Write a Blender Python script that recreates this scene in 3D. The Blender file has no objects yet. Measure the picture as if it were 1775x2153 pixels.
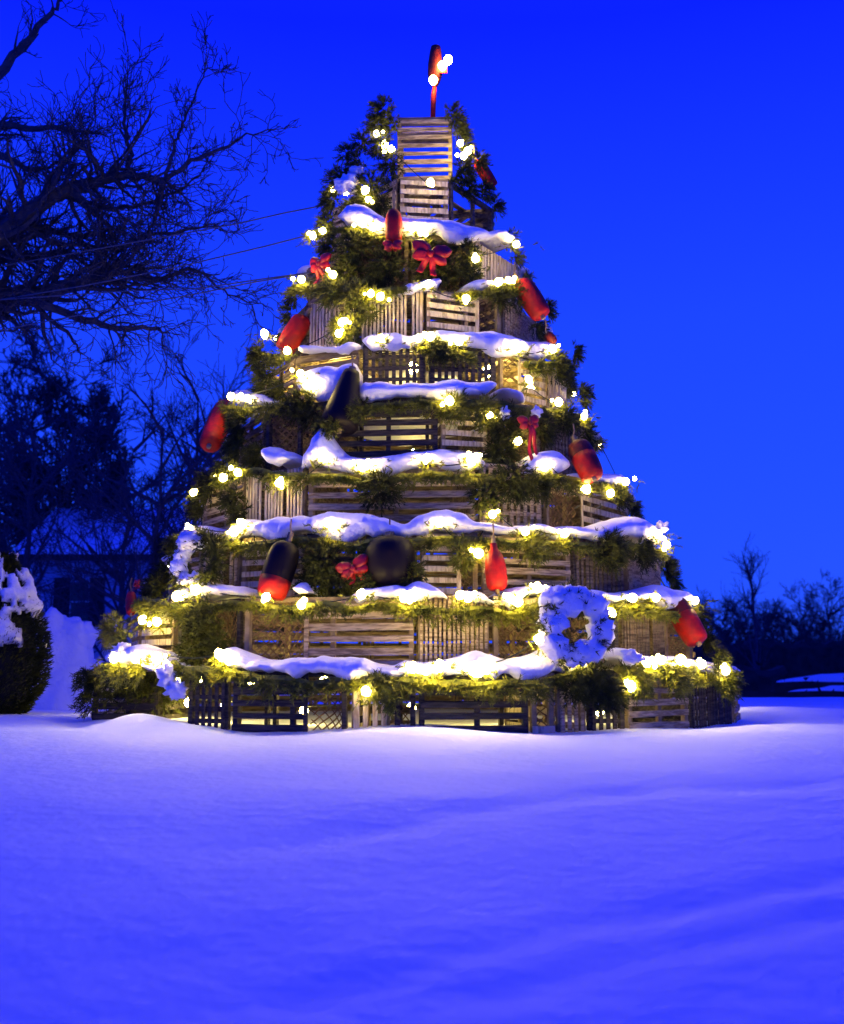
import bpy, math, random
from mathutils import Vector, noise, Matrix
random.seed(7)
R = math.radians
sc = bpy.context.scene
COL = sc.collection

# ------------------------------------------------------------------ camera, sky, exposure
F, CX, CY = 2400.0, 887.5, 1076.5           # focal length and centre in photo pixels (1775 x 2153)
CAM = Vector((0.074, -10.1, 0.35)); PITCH = R(8.15)
cd = bpy.data.cameras.new('camera'); cam = bpy.data.objects.new('camera', cd); COL.objects.link(cam)
cam.location = CAM; cam.rotation_euler = (R(90) + PITCH, 0, 0)
cd.sensor_fit = 'HORIZONTAL'; cd.sensor_width = 36.0; cd.lens = 36.0 * F / 1775.0
cd.clip_start = 0.05; cd.clip_end = 5000.0
cd.dof.use_dof = True; cd.dof.focus_distance = 8.7; cd.dof.aperture_fstop = 2.3      # shallow focus on the stack
sc.camera = cam
sc.view_settings.view_transform = 'Standard'; sc.view_settings.look = 'None'
sc.view_settings.exposure = 0.0; sc.view_settings.gamma = 1.0
sc.cycles.use_denoising = True
sc.cycles.max_bounces = 6; sc.cycles.diffuse_bounces = 3
sc.cycles.sample_clamp_indirect = 4.0

w = bpy.data.worlds.new('World'); sc.world = w; w.use_nodes = True
nt = w.node_tree; nt.nodes.clear()
out = nt.nodes.new('ShaderNodeOutputWorld'); bg = nt.nodes.new('ShaderNodeBackground')
tc = nt.nodes.new('ShaderNodeTexCoord'); sep = nt.nodes.new('ShaderNodeSeparateXYZ')
nt.links.new(tc.outputs['Generated'], sep.inputs[0])
ramp = nt.nodes.new('ShaderNodeValToRGB')
el = ramp.color_ramp.elements
el[0].position = 0.0; el[0].color = (0.014, 0.075, 0.95, 1)
el[1].position = 1.0; el[1].color = (0.010, 0.030, 1.0, 1)
for p, c in ((0.12, (0.0115, 0.064, 1.0, 1)), (0.30, (0.0090, 0.050, 1.0, 1)), (0.52, (0.0020, 0.011, 0.98, 1)), (0.72, (0.008, 0.022, 1.0, 1))):
    e = el.new(p); e.color = c
nt.links.new(sep.outputs['Z'], ramp.inputs[0])
# dusk sky: the sun is below the horizon, its faint afterglow is behind and to the right of the stack
sky = nt.nodes.new('ShaderNodeTexSky'); sky.sky_type = 'NISHITA'; sky.sun_disc = False
sky.sun_elevation = R(-3.0); sky.sun_rotation = R(60)
skm = nt.nodes.new('ShaderNodeMix'); skm.data_type = 'RGBA'; skm.blend_type = 'MULTIPLY'
skm.inputs[0].default_value = 1.0
nt.links.new(sky.outputs[0], skm.inputs[6]); skm.inputs[7].default_value = (0.04, 0.12, 0.6, 1)
add = nt.nodes.new('ShaderNodeMix'); add.data_type = 'RGBA'; add.blend_type = 'ADD'; add.inputs[0].default_value = 0.5
nt.links.new(ramp.outputs[0], add.inputs[6]); nt.links.new(skm.outputs[2], add.inputs[7])
nt.links.new(add.outputs[2], bg.inputs['Color']); bg.inputs['Strength'].default_value = 1.10
nt.links.new(bg.outputs[0], out.inputs[0])

# ------------------------------------------------------------------ helpers
fwd = Vector((0, math.cos(PITCH), math.sin(PITCH))); upv = Vector((0, -math.sin(PITCH), math.cos(PITCH)))
def ray(px, py): return (fwd * F + Vector((1, 0, 0)) * (px - CX) + upv * (CY - py)).normalized()
def at(px, py, d):
    """point seen at a photo pixel, d metres in front of the camera (along +Y)"""
    v = ray(px, py); return CAM + v * (d / v.y)
def cyl(px, py, r):
    """point seen at a photo pixel on the upright cylinder of radius r round the stack's axis"""
    v = ray(px, py); a = v.x**2 + v.y**2; b = 2 * (CAM.x * v.x + CAM.y * v.y); c = CAM.x**2 + CAM.y**2 - r * r
    D = b * b - 4 * a * c
    t = (-b - math.sqrt(D)) / (2 * a) if D > 0 else -b / (2 * a)
    return CAM + v * t
def ang(p): return math.atan2(p.x, -p.y)
def pol(a, r, z): return Vector((r * math.sin(a), -r * math.cos(a), z))
def rnd(a, b): return random.uniform(a, b)

def props(o, label=None, cat=None, group=None, kind=None):
    for k, v in (('label', label), ('category', cat), ('group', group), ('kind', kind)):
        if v: o[k] = v
    return o
def empty(name, loc, rz=0.0):
    o = bpy.data.objects.new(name, None); COL.objects.link(o); o.location = loc; o.rotation_euler = (0, 0, rz)
    o.empty_display_size = 0.1
    return o
class MB:
    def __init__(s): s.v = []; s.f = []
    def quad(s, a, b, c, d):
        n = len(s.v); s.v += [a, b, c, d]; s.f.append((n, n+1, n+2, n+3))
    def tri(s, a, b, c):
        n = len(s.v); s.v += [a, b, c]; s.f.append((n, n+1, n+2))
    def box(s, c, size, fn=None, jit=0.0):
        n = len(s.v); hx, hy, hz = size[0]/2, size[1]/2, size[2]/2
        for i in (-1, 1):
            for j in (-1, 1):
                for k in (-1, 1):
                    p = Vector((c[0]+i*hx+rnd(-jit, jit), c[1]+j*hy, c[2]+k*hz+rnd(-jit, jit)))
                    s.v.append(fn(p) if fn else p)
        for q in ((0,1,3,2),(4,6,7,5),(0,4,5,1),(2,3,7,6),(0,2,6,4),(1,5,7,3)): s.f.append(tuple(n+i for i in q))
    def tube(s, pts, radii, sides=6, cap=True):
        n0 = len(s.v); m = len(pts); prev = None
        for i, p in enumerate(pts):
            t = (pts[min(i+1, m-1)] - pts[max(i-1, 0)])
            t = t.normalized() if t.length > 1e-9 else Vector((0,0,1))
            if prev is None:
                a = Vector((0,0,1)) if abs(t.z) < 0.9 else Vector((1,0,0)); u = t.cross(a).normalized()
            else:
                u = prev - t * prev.dot(t); u = u.normalized() if u.length > 1e-6 else t.orthogonal().normalized()
            prev = u; vv = t.cross(u); r = radii[i] if hasattr(radii, '__len__') else radii
            for k in range(sides):
                a = 2*math.pi*k/sides; s.v.append(p + (u*math.cos(a) + vv*math.sin(a)) * r)
        for i in range(m-1):
            for k in range(sides):
                k2 = (k+1) % sides; a = n0+i*sides
                s.f.append((a+k, a+k2, a+sides+k2, a+sides+k))
        if cap:
            s.f.append(tuple(n0+k for k in reversed(range(sides)))); s.f.append(tuple(n0+(m-1)*sides+k for k in range(sides)))
    def grid(s, rows, close=False, capends=True):
        n0 = len(s.v); m = len(rows[0])
        for rw in rows: s.v += rw
        for i in range(len(rows)-1):
            for k in range(m if close else m-1):
                k2 = (k+1) % m
                s.f.append((n0+i*m+k, n0+i*m+k2, n0+(i+1)*m+k2, n0+(i+1)*m+k))
        if close and capends:
            s.f.append(tuple(n0+k for k in reversed(range(m)))); s.f.append(tuple(n0+(len(rows)-1)*m+k for k in range(m)))
    def blob(s, c, rx, ry, rz, seed=0, amp=0.25, seg=14, rings=9, freq=1.6, fn=None):
        rows = []
        for i in range(rings+1):
            ph = math.pi * i / rings; row = []
            for k in range(seg):
                th = 2*math.pi*k/seg
                d = Vector((math.sin(ph)*math.cos(th), math.sin(ph)*math.sin(th), math.cos(ph)))
                q = 1 + amp * noise.noise(d*freq + Vector((seed*3.1, seed*1.7, 0)))*2
                p = Vector((d.x*rx*q, d.y*ry*q, d.z*rz*q)); row.append((fn(p) if fn else p) + Vector(c))
            rows.append(row)
        s.grid(rows, close=True, capends=False)
    def build(s, name, mat, parent=None, smooth=False, origin=None):
        me = bpy.data.meshes.new(name)
        o3 = Vector(origin) if origin is not None else Vector((0,0,0))
        me.from_pydata([tuple(v - o3) for v in s.v], [], s.f); me.update()
        if smooth: me.polygons.foreach_set('use_smooth', [True]*len(me.polygons))
        if mat: me.materials.append(mat)
        o = bpy.data.objects.new(name, me); COL.objects.link(o)
        o.location = o3
        if parent: o.parent = parent
        return o

# ------------------------------------------------------------------ materials
def mat(name, base, rough=0.7, base2=None, scale=8.0, stretch=(1,1,1), bump=0.0, bscale=40.0, spec=0.3, emit=None, es=0.0, detail=6, lo=0.35, hi=0.65):
    m = bpy.data.materials.new(name); m.use_nodes = True; n = m.node_tree.nodes; l = m.node_tree.links
    b = n['Principled BSDF']; b.inputs['Base Color'].default_value = (*base, 1); b.inputs['Roughness'].default_value = rough
    b.inputs['Specular IOR Level'].default_value = spec
    t = n.new('ShaderNodeTexCoord'); mp = n.new('ShaderNodeMapping'); mp.inputs['Scale'].default_value = stretch
    l.new(t.outputs['Object'], mp.inputs[0])
    if base2:
        nz = n.new('ShaderNodeTexNoise'); nz.inputs['Scale'].default_value = scale; nz.inputs['Detail'].default_value = detail
        cr = n.new('ShaderNodeValToRGB'); cr.color_ramp.elements[0].color = (*base, 1); cr.color_ramp.elements[1].color = (*base2, 1)
        cr.color_ramp.elements[0].position = lo; cr.color_ramp.elements[1].position = hi
        l.new(mp.outputs[0], nz.inputs['Vector']); l.new(nz.outputs['Fac'], cr.inputs[0]); l.new(cr.outputs[0], b.inputs['Base Color'])
    if bump:
        nb = n.new('ShaderNodeTexNoise'); nb.inputs['Scale'].default_value = bscale; nb.inputs['Detail'].default_value = 4
        bp = n.new('ShaderNodeBump'); bp.inputs['Strength'].default_value = bump; bp.inputs['Distance'].default_value = 0.02
        l.new(mp.outputs[0], nb.inputs['Vector']); l.new(nb.outputs['Fac'], bp.inputs['Height']); l.new(bp.outputs[0], b.inputs['Normal'])
    if emit:
        b.inputs['Emission Color'].default_value = (*emit, 1); b.inputs['Emission Strength'].default_value = es
    return m
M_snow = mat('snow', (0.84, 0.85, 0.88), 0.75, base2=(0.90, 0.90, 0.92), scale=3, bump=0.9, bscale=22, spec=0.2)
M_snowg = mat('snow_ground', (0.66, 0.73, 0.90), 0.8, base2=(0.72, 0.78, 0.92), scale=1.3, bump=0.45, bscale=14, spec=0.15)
M_wood = mat('weathered_lath', (0.26, 0.185, 0.09), 0.85, lo=.38, hi=.58, base2=(0.68, 0.54, 0.30), scale=7, stretch=(1.2, 6, 9), bump=0.5, bscale=30)
M_wood2 = mat('pale_lath', (0.46, 0.35, 0.18), 0.85, lo=.36, hi=.56, base2=(0.80, 0.69, 0.42), scale=7, stretch=(6, 6, 1.2), bump=0.5, bscale=30)
M_shaded = mat('shaded_lath', (0.08, 0.058, 0.034), 0.9, base2=(0.28, 0.215, 0.125), scale=6, stretch=(1.2, 6, 9), bump=0.5, bscale=30)  # lath colour darkened to stand for shade on dim traps and inner faces
M_dark = mat('deep_shade_lath', (0.022, 0.020, 0.024), 0.85, base2=(0.085, 0.07, 0.06), scale=7, stretch=(1.2, 6, 9), bump=0.4, lo=.4, hi=.65)  # near-black lath: shade of unlit and backlit traps put into the colour
M_post = mat('trap_post', (0.18, 0.13, 0.065), 0.85, base2=(0.40, 0.31, 0.16), scale=9, bump=0.4)
M_net = mat('trap_twine', (0.26, 0.17, 0.09), 0.9, base2=(0.16, 0.10, 0.05), scale=20)
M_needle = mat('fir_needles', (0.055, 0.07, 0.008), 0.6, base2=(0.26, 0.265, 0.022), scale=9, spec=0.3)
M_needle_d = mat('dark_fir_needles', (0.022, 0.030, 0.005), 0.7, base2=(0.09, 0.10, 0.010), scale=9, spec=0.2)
M_cable = mat('green_cable', (0.01, 0.02, 0.01), 0.5)
M_red = mat('red_paint', (0.55, 0.010, 0.004), 0.6, base2=(0.30, 0.010, 0.006), scale=16, spec=0.3, bump=.3)
M_reddark = mat('dark_red_paint', (0.14, 0.006, 0.004), 0.6, base2=(0.05, 0.005, 0.004), scale=14, bump=.3)  # maroon second tone of the two-tone buoys, also on the topper
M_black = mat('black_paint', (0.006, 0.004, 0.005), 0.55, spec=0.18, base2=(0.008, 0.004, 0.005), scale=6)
M_ribbon = mat('red_ribbon', (0.45, 0.006, 0.004), 0.45, base2=(0.30, 0.004, 0.004), scale=12, spec=0.5)
M_rope = mat('rope', (0.28, 0.20, 0.11), 0.9)
M_white = mat('white_paint', (0.7, 0.68, 0.62), 0.5)
M_bulb = mat('lit_bulb', (0.9, 0.8, 0.5), 0.4, emit=(1.0, 0.74, 0.20), es=128.0)
M_bulb2 = mat('lit_bulb_upper', (0.9, 0.8, 0.5), 0.4, emit=(1.0, 0.74, 0.20), es=74.0)
M_bark = mat('bark', (0.035, 0.035, 0.045), 0.9, base2=(0.075, 0.07, 0.08), scale=12, bump=0.5)
M_fir = mat('far_fir_needles', (0.035, 0.045, 0.05), 0.8, base2=(0.10, 0.12, 0.13), scale=3)
M_hedge = mat('hedge_leaves', (0.012, 0.014, 0.012), 0.9, base2=(0.03, 0.032, 0.025), scale=3)
M_wall = mat('clapboard', (0.34, 0.36, 0.40), 0.8, base2=(0.42, 0.44, 0.48), scale=2)
M_shut = mat('dark_shutter', (0.006, 0.008, 0.008), 0.7)
M_glass = mat('window_glass', (0.01, 0.012, 0.02), 0.15, spec=0.5)
M_steel = mat('steel_wire', (0.12, 0.12, 0.12), 0.4)

# ------------------------------------------------------------------ the setting: snow field
def ground_hit(px, py, z0=0.0):
    v = ray(px, py); d = 0.0; p = CAM.copy()
    for i in range(4000):
        p = CAM + v * (0.02 * i + 0.5)
        if p.z < base_h(p.x, p.y): return p
    return p
def sst(a, b, x):
    t = max(0.0, min(1.0, (x-a)/(b-a))); return t*t*(3-2*t)
def base_h(x, y):
    d = y + 10.1
    z = -0.052 * max(0.0, 7.35 - d)
    # crest behind the stack, then the land falls away
    crest = 11.6 + 7.5 * sst(-1.0, 4.0, x) + 0.5*noise.noise(Vector((x*0.3, 3.0, 0)))
    z -= 1.25 * sst(crest, crest + 5.5, d)
    return z
TRACKS = []
def build_tracks():
    for pts, dep, wid in (([(480,1790),(900,1726),(1330,1672),(1800,1640),(2100,1628)], 0.024, 0.14),
                     ([(640,2110),(1100,1985),(1500,1900),(1950,1812)], 0.018, 0.085),
                     ([(800,2153),(1300,2030),(1775,1925),(1950,1890)], 0.016, 0.08)):
        TRACKS.append(([ground_hit(*p).xy for p in pts], dep, wid))
def seg_dist(p, a, b):
    ab = b - a; t = max(0, min(1, (p-a).dot(ab)/ab.length_squared)); return (p - (a + ab*t)).length, t
build_tracks()
MOUNDS = [(Vector((-1.80, -2.30, 0)), 0.13, 0.26), (Vector((-1.45, -2.55, 0)), 0.07, 0.25), (Vector((0.0, -2.95, 0)), 0.03, 0.5), (ground_hit(900, 1545), 0.03, 0.5), (ground_hit(1000, 1700), 0.02, 0.8), (ground_hit(1640, 1500), 0.06, 0.9)]
def gh(x, y):
    z = base_h(x, y)
    z += 0.016*noise.noise(Vector((x*0.45, y*0.6, 1.3))) + 0.010*noise.noise(Vector((x*1.4, y*1.7, 4.0))) + 0.004*noise.noise(Vector((x*6, y*6, 9.0)))
    rr = math.hypot(x, y)
    # a shallow wind scoop round the foot of the stack
    z -= 0.05*math.exp(-((rr-2.86)/0.16)**2) * (0.6+0.8*noise.noise(Vector((math.atan2(x, -y)*2.5, 0.5, 0))))
    for c, a, s in MOUNDS: z += a*math.exp(-((x-c.x)**2+(y-c.y)**2)/(s*s))
    if y < -2.9 and abs(x) < 7:
        p = Vector((x, y))
        for pts, dep, wid in TRACKS:
            best = 9
            for i in range(len(pts)-1):
                dd, t = seg_dist(p, pts[i], pts[i+1]); best = min(best, dd)
            z -= dep * sst(-3.4, 0.6, x) * math.exp(-(best/wid)**2) * (0.8+0.5*noise.noise(Vector((x*3, y*3, 0))))
    return z
def ground():
    xs = []; x = 0.0; st = 0.06
    while x < 2600:
        xs.append(x); st = 0.06 if x < 4.5 else st*1.10; x += st
    xs = [-a for a in reversed(xs[1:])] + xs
    ys = []; y = -11.5; st = 0.06
    while y < 2600:
        ys.append(y); st = (0.05 if y < -7 else 0.055 if y < -1.5 else 0.12 if y < 9 else st*1.12); y += st
    m = MB(); nx = len(xs)
    m.v = [Vector((x, y, gh(x, y) if abs(x) < 60 and y < 60 else base_h(x, y)-1.2*0)) for y in ys for x in xs]
    for j in range(len(ys)-1):
        for i in range(nx-1):
            a = j*nx+i; m.f.append((a, a+1, a+nx+1, a+nx))
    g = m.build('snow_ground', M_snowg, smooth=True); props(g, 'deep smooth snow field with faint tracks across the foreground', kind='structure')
ground()

# ------------------------------------------------------------------ the stack of lobster traps
#        radius, photo row of the trap tops
TR = [2.75, 2.42, 2.14, 1.88, 1.60, 1.36, 1.16, 0.97, 0.74]
TY = [1412, 1252, 1117, 972, 832, 722, 606, 488, 372]
ZT = [cyl(870, y, r).z for r, y in zip(TR, TY)]
ZB = [-0.04] + [z + 0.004 for z in ZT[:-1]]
ROW = ['bottom row', 'second row up', 'third row up', 'fourth row up', 'fifth row up', 'sixth row up', 'seventh row up', 'eighth row up', 'second row from the top', 'very top']
ORD = ['leftmost', 'second from left', 'third from left', 'fourth from left', 'fifth from left', 'sixth from left', 'seventh from left', 'eighth from left', 'ninth from left', 'tenth from left', 'eleventh from left', 'rightmost']
TXT = {'h': 'level slat', 'v': 'upright slat', 'g': 'lattice', 'n': 'twine netting', 'o': 'open frame', 'hn': 'slat and netting', 'nh': 'netting and slat'}

WORN = True
def lattice(m, kind, x0, x1, z0, z1, y, fn, sp=1.0):
    """slats or netting of one face, local x-z plane at depth y"""
    if kind in ('h',):
        n = max(3, int(round((z1-z0)/(0.080*sp)))); st = (z1-z0)/n
        for i in range(n):
            if n > 6 and WORN and y < .1 and random.random() < .045 and 0 < i < n-1: continue
            z = z0 + st*(i+0.5); m.box(((x0+x1)/2, y+rnd(-.002,.002), z+rnd(-.004,.004)), (x1-x0, 0.010, st*rnd(0.46, 0.60)), fn, 0.005)
    elif kind == 'v':
        n = max(3, int(round((x1-x0)/(0.052*sp)))); st = (x1-x0)/n
        for i in range(n):
            if n > 6 and WORN and y < .1 and random.random() < .04 and 0 < i < n-1: continue
            x = x0 + st*(i+0.5); m.box((x+rnd(-.003,.003), y+rnd(-.002,.002), (z0+z1)/2), (st*rnd(0.50, 0.66), 0.010, z1-z0), fn, 0.003)
    elif kind == 'g':
        n = max(3, int(round((x1-x0)/0.055))); st = (x1-x0)/n
        for i in range(n): m.box((x0+st*(i+.5), y, (z0+z1)/2), (st*0.52, 0.009, z1-z0), fn, 0.003)
        k = max(3, int(round((z1-z0)/0.085))); sz = (z1-z0)/k
        for i in range(k+1): m.box(((x0+x1)/2, y+0.011, z0+sz*i), (x1-x0, 0.009, 0.03), fn, 0.003)
def netting(m, x0, x1, z0, z1, y, fn):
    s = 0.058; w_, h_ = x1-x0, z1-z0; sd = rnd(0, 99)
    def wob(x, z): return fn(Vector((x + 0.020*noise.noise(Vector((x*9, z*9, sd))), y + 0.02 + 0.10*math.sin(math.pi*(x-x0)/w_)*math.sin(math.pi*(z-z0)/h_) , z + 0.020*noise.noise(Vector((x*9, z*9, sd+7))))))
    c = -h_
    while c < w_:
        for sg in (0, 1):
            pts = []
            for i in range(13):
                t = i/12; x = c + h_*t if sg == 0 else c + h_*(1-t); z = z0 + h_*t
                if 0 <= x <= w_: pts.append(wob(x0+x, z))
            if len(pts) > 2: m.tube(pts, 0.0050, 4, cap=False)
        c += s
def make_trap(loc, rz, wd, h, D, kind, back, mats, sp=1.0, bare=False):
    """wd wide, h high, D deep; back = how much narrower the inner end is"""
    root = empty('lobster_trap', loc, rz)
    fn = lambda p: Vector((p.x * (1 - back*p.y/D), p.y, p.z))
    mw, mp = mats; pw = 0.034; e = 0.002
    m = MB()
    for sx in (-1, 1):
        for yy in (pw/2, D-pw/2):
            m.box((sx*(wd/2-pw/2), yy, h/2), (pw, pw, h), fn)
    for yy in (pw/2, D-pw/2):
        for z in (pw/2, h-pw/2): m.box((0, yy, z), (wd-2*pw-0.002, pw*0.9, pw*0.9), fn)
    for sx in (-1, 1):
        for z in (pw/2, h-pw/2): m.box((sx*(wd/2-pw/2), D/2, z), (pw*0.9, D-2*pw-0.002, pw*0.9), fn)
    if wd > 0.62: m.box((wd*0.03, pw/2, h/2), (pw, pw*0.8, h-2*pw-.002), fn)
    m.build('frame', mp, root)
    x0, x1, z0, z1 = -wd/2+0.006, wd/2-0.006, 0.012, h-0.006; yf = -0.010
    if kind in ('h', 'v', 'g'):
        m = MB(); lattice(m, kind, x0, x1, z0, z1, yf, fn, sp); m.build('front_slats', mw, root)
    elif kind == 'n':
        m = MB(); netting(m, x0, x1, z0, z1, 0.0, fn); m.build('netting', M_net, root)
        m = MB(); m.box((0, yf, z1-0.03), (wd, 0.010, 0.05), fn); m.box((0, yf, z0+0.03), (wd, 0.010, 0.05), fn)
        m.build('front_slats', mw, root)
    elif kind in ('hn', 'nh'):
        xm = x0 + (x1-x0)*(0.66 if kind == 'hn' else 0.38)
        a, b = ((x0, xm), (xm, x1)) if kind == 'hn' else ((xm, x1), (x0, xm))
        m = MB(); lattice(m, 'h', a[0], a[1], z0, z1, yf, fn, sp); m.box((xm, yf-0.012, (z0+z1)/2), (0.03, 0.010, z1-z0), fn); m.build('front_slats', mw, root)
        m = MB(); netting(m, b[0], b[1], z0, z1, 0.0, fn); m.build('netting', M_net, root)
    if kind != 'o' and not bare:
        for s_ in (-1, 1):
            m = MB(); n = max(3, int(h/0.085)); st = h/n
            for i in range(n): m.box((s_*(wd/2-0.005), D/2, st*(i+.5)), (0.008, D-0.02, st*0.55), fn)
            m.build('side_slats', mw if back < .2 else M_shaded, root)
        m = MB(); lattice(m, 'h', x0+.02, x1-.02, z0, z1, D+0.006, fn, 1.25); m.build('back_slats', M_shaded, root)  # inner slats coloured darker so the gaps look shaded
    m = MB(); n = max(3, int(D/0.085)); st = D/n
    for i in range(n):
        if kind == 'o' and i % 2: continue
        m.box((0, st*(i+.5), h-0.003), (wd-0.004, st*0.55, 0.010), fn)
    m.build('top_slats', mw, root)
    return root
def copy_tree(o, parent=None):
    c = o.copy(); COL.objects.link(c); c.parent = parent
    for ch in list(o.children): copy_tree(ch, c)
    return c
WD = {'w': (M_wood, M_post), 'p': (M_wood2, M_post), 'd': (M_shaded, M_shaded), 'k': (M_dark, M_dark)}
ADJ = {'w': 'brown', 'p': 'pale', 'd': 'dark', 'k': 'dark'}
TRAPS = [
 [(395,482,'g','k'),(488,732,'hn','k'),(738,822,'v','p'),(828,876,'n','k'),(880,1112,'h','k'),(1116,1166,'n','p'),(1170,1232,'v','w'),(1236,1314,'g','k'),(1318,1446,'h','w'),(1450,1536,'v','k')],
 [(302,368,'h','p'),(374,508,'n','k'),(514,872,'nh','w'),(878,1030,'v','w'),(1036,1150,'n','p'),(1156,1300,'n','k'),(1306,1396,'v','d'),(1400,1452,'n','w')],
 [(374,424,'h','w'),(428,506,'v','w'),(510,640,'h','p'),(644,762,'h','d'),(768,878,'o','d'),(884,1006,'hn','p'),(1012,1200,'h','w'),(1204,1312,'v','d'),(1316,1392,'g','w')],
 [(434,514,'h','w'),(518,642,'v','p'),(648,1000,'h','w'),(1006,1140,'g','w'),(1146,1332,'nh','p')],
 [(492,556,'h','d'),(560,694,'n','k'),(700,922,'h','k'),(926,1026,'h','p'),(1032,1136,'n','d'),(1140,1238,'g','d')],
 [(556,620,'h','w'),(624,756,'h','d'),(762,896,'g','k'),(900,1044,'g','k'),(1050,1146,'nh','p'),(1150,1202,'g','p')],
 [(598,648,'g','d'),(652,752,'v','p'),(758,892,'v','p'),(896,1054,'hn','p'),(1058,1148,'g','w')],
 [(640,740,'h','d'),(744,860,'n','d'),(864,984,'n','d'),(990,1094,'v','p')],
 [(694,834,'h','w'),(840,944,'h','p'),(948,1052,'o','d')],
]
for t, row in enumerate(TRAPS):
    WORN = t < 7 and t != 4
    for i, (a, b, k, mm) in enumerate(row):
        yc = TY[t] + 40
        p0, p1 = cyl(a, yc, TR[t]), cyl(b, yc, TR[t])
        a0, a1 = ang(p0), ang(p1)
        q0, q1 = pol(a0, TR[t], 0), pol(a1, TR[t], 0)
        c = (q0+q1)/2; wd = (q1-q0).length - 0.012; rz = math.atan2((q1-q0).y, (q1-q0).x) + R(rnd(-1.0, 1.0))
        D = 0.50 if t < 8 else 0.40
        h = ZT[t]-ZB[t]
        back = min(0.6, D/TR[t]*1.02)
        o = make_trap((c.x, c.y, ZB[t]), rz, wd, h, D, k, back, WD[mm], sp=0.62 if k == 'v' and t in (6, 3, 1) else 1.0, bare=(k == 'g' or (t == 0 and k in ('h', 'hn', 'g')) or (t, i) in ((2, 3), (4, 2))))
        ordn = ORD[i] if i < len(row)-1 else 'rightmost'
        props(o, '%s %s lobster trap, %s in the %s' % (ADJ[mm], TXT[k], ordn, ROW[t]), 'lobster trap', 'lobster traps stacked into a tree')
    # the far side of the ring
    aL, aR = ang(cyl(row[0][0], TY[t]+40, TR[t])), ang(cyl(row[-1][1], TY[t]+40, TR[t]))
    if t == 0: aL = R(-84)
    span = 2*math.pi - (aR - aL) - 0.06; n = max(2, int(round(span*TR[t]/0.86))); st = span/n; proto = None
    for j in range(n):
        a = aR + 0.03 + st*(j+0.5); wd = 2*TR[t]*math.sin(st/2) - 0.02; rr = TR[t]*math.cos(st/2)
        loc = pol(a, rr, ZB[t])
        if proto is None:
            proto = make_trap(loc, a, wd, ZT[t]-ZB[t], 0.5 if t < 8 else .4, 'h', min(.6, 0.5/TR[t]*1.02), WD['w']); o = proto
        else:
            o = copy_tree(proto); o.location = loc; o.rotation_euler = (0, 0, a)
        props(o, 'brown wooden lobster trap on the far side of the stacked tree', 'lobster trap', 'lobster traps on the far side of the stacked tree')
# the single trap that crowns the stack
pc = cyl(893, 300, 0.26); zt10 = cyl(893, 243, 0.28).z
top = make_trap((0.098, -0.24, ZT[8]), R(-2), 0.50, zt10-ZT[8], 0.46, 'h', 0.0, (M_wood, M_post), sp=0.95, bare=True)
props(top, 'tall narrow lobster trap with level slats crowning the very top', 'lobster trap', 'lobster traps stacked into a tree')

# ------------------------------------------------------------------ snow lying on the ledges
def interp(pts, step=6):
    res = []
    for i in range(len(pts)-1):
        a, b = pts[i], pts[i+1]; n = max(1, int(abs(b[0]-a[0])/step))
        for k in range(n):
            t = k/n; s = t*t*(3-2*t)*0.6 + t*0.4; res.append(tuple([a[0]+(b[0]-a[0])*t] + [a[j]+(b[j]-a[j])*s for j in range(1, len(a))]))
    res.append(pts[-1]); return res
def ledge_mesh(m, r, ztrap, samples, sd=0):
    """samples: (angle, z of the top, z of the hanging lip)"""
    rows = []; n = len(samples)
    for i, (a, zt, zb) in enumerate(samples):
        e = min(1.0, (min(i, n-1-i)+0.15)/3.0); e = math.sqrt(e); zm = (zt+zb)/2; kk = 0.90+0.45*noise.noise(Vector((a*r*3.3, r*9, sd+3))); zt, zb = zm+(zt-zm)*min(1.0, kk+.12), zm+(zb-zm)*kk
        zt_ = zm + (zt-zm)*e; zb_ = zm + (zb-zm)*e; t = zt_-zb_; ex = e
        zr = min(ztrap, zt_-0.015)
        zi = max(zt_*0.5+(ztrap+0.05)*0.5, zr+0.01)
        prof = [(-0.40, zr+0.004), (-0.38, zi), (-0.22, (zi+zt_)/2+0.01), (-0.08, zt_+0.006), (0.0, zt_-0.02*t), (0.055*ex, zt_-0.16*t), (0.095*ex, zt_-0.38*t), (0.105*ex, zt_-0.60*t), (0.090*ex, zt_-0.80*t), (0.060*ex, zt_-0.95*t), (0.030*ex, zb_), (0.008, zb_+0.12*t), (-0.02, max(zr, zb_+0.2*t)+0.002)]
        row = []
        for k, (dr, z) in enumerate(prof):
            q = Vector((a*r*5.0, z*7.0, sd)); nz = noise.noise(q)*0.030 + noise.noise(q*2.3)*0.017 + noise.noise(q*5.5)*0.007
            f = 1.0 if 2 < k < 12 else 0.2
            row.append(pol(a, r+dr+nz*f, z + (0.6*nz if 2 < k < 11 else 0)))
        rows.append(row)
    if rows: m.grid(rows, close=True)
def px_samples(r, pts, dy=0):
    res = []
    for x, yt, yb in interp(pts):
        a = ang(cyl(x, (yt+yb)/2, r+0.04)); res.append((a, cyl(x, yt+dy, r+0.0).z, cyl(x, yb+dy, r+0.07).z))
    out_ = []
    for s_ in res:
        if not out_ or s_[0] > out_[-1][0] + 0.0005: out_.append((s_[0], s_[1], s_[2] + 0.022*noise.noise(Vector((s_[0]*r*9, r*7, 3))) + 0.012*noise.noise(Vector((s_[0]*r*22, r*7, 8)))))
    return out_
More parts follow.
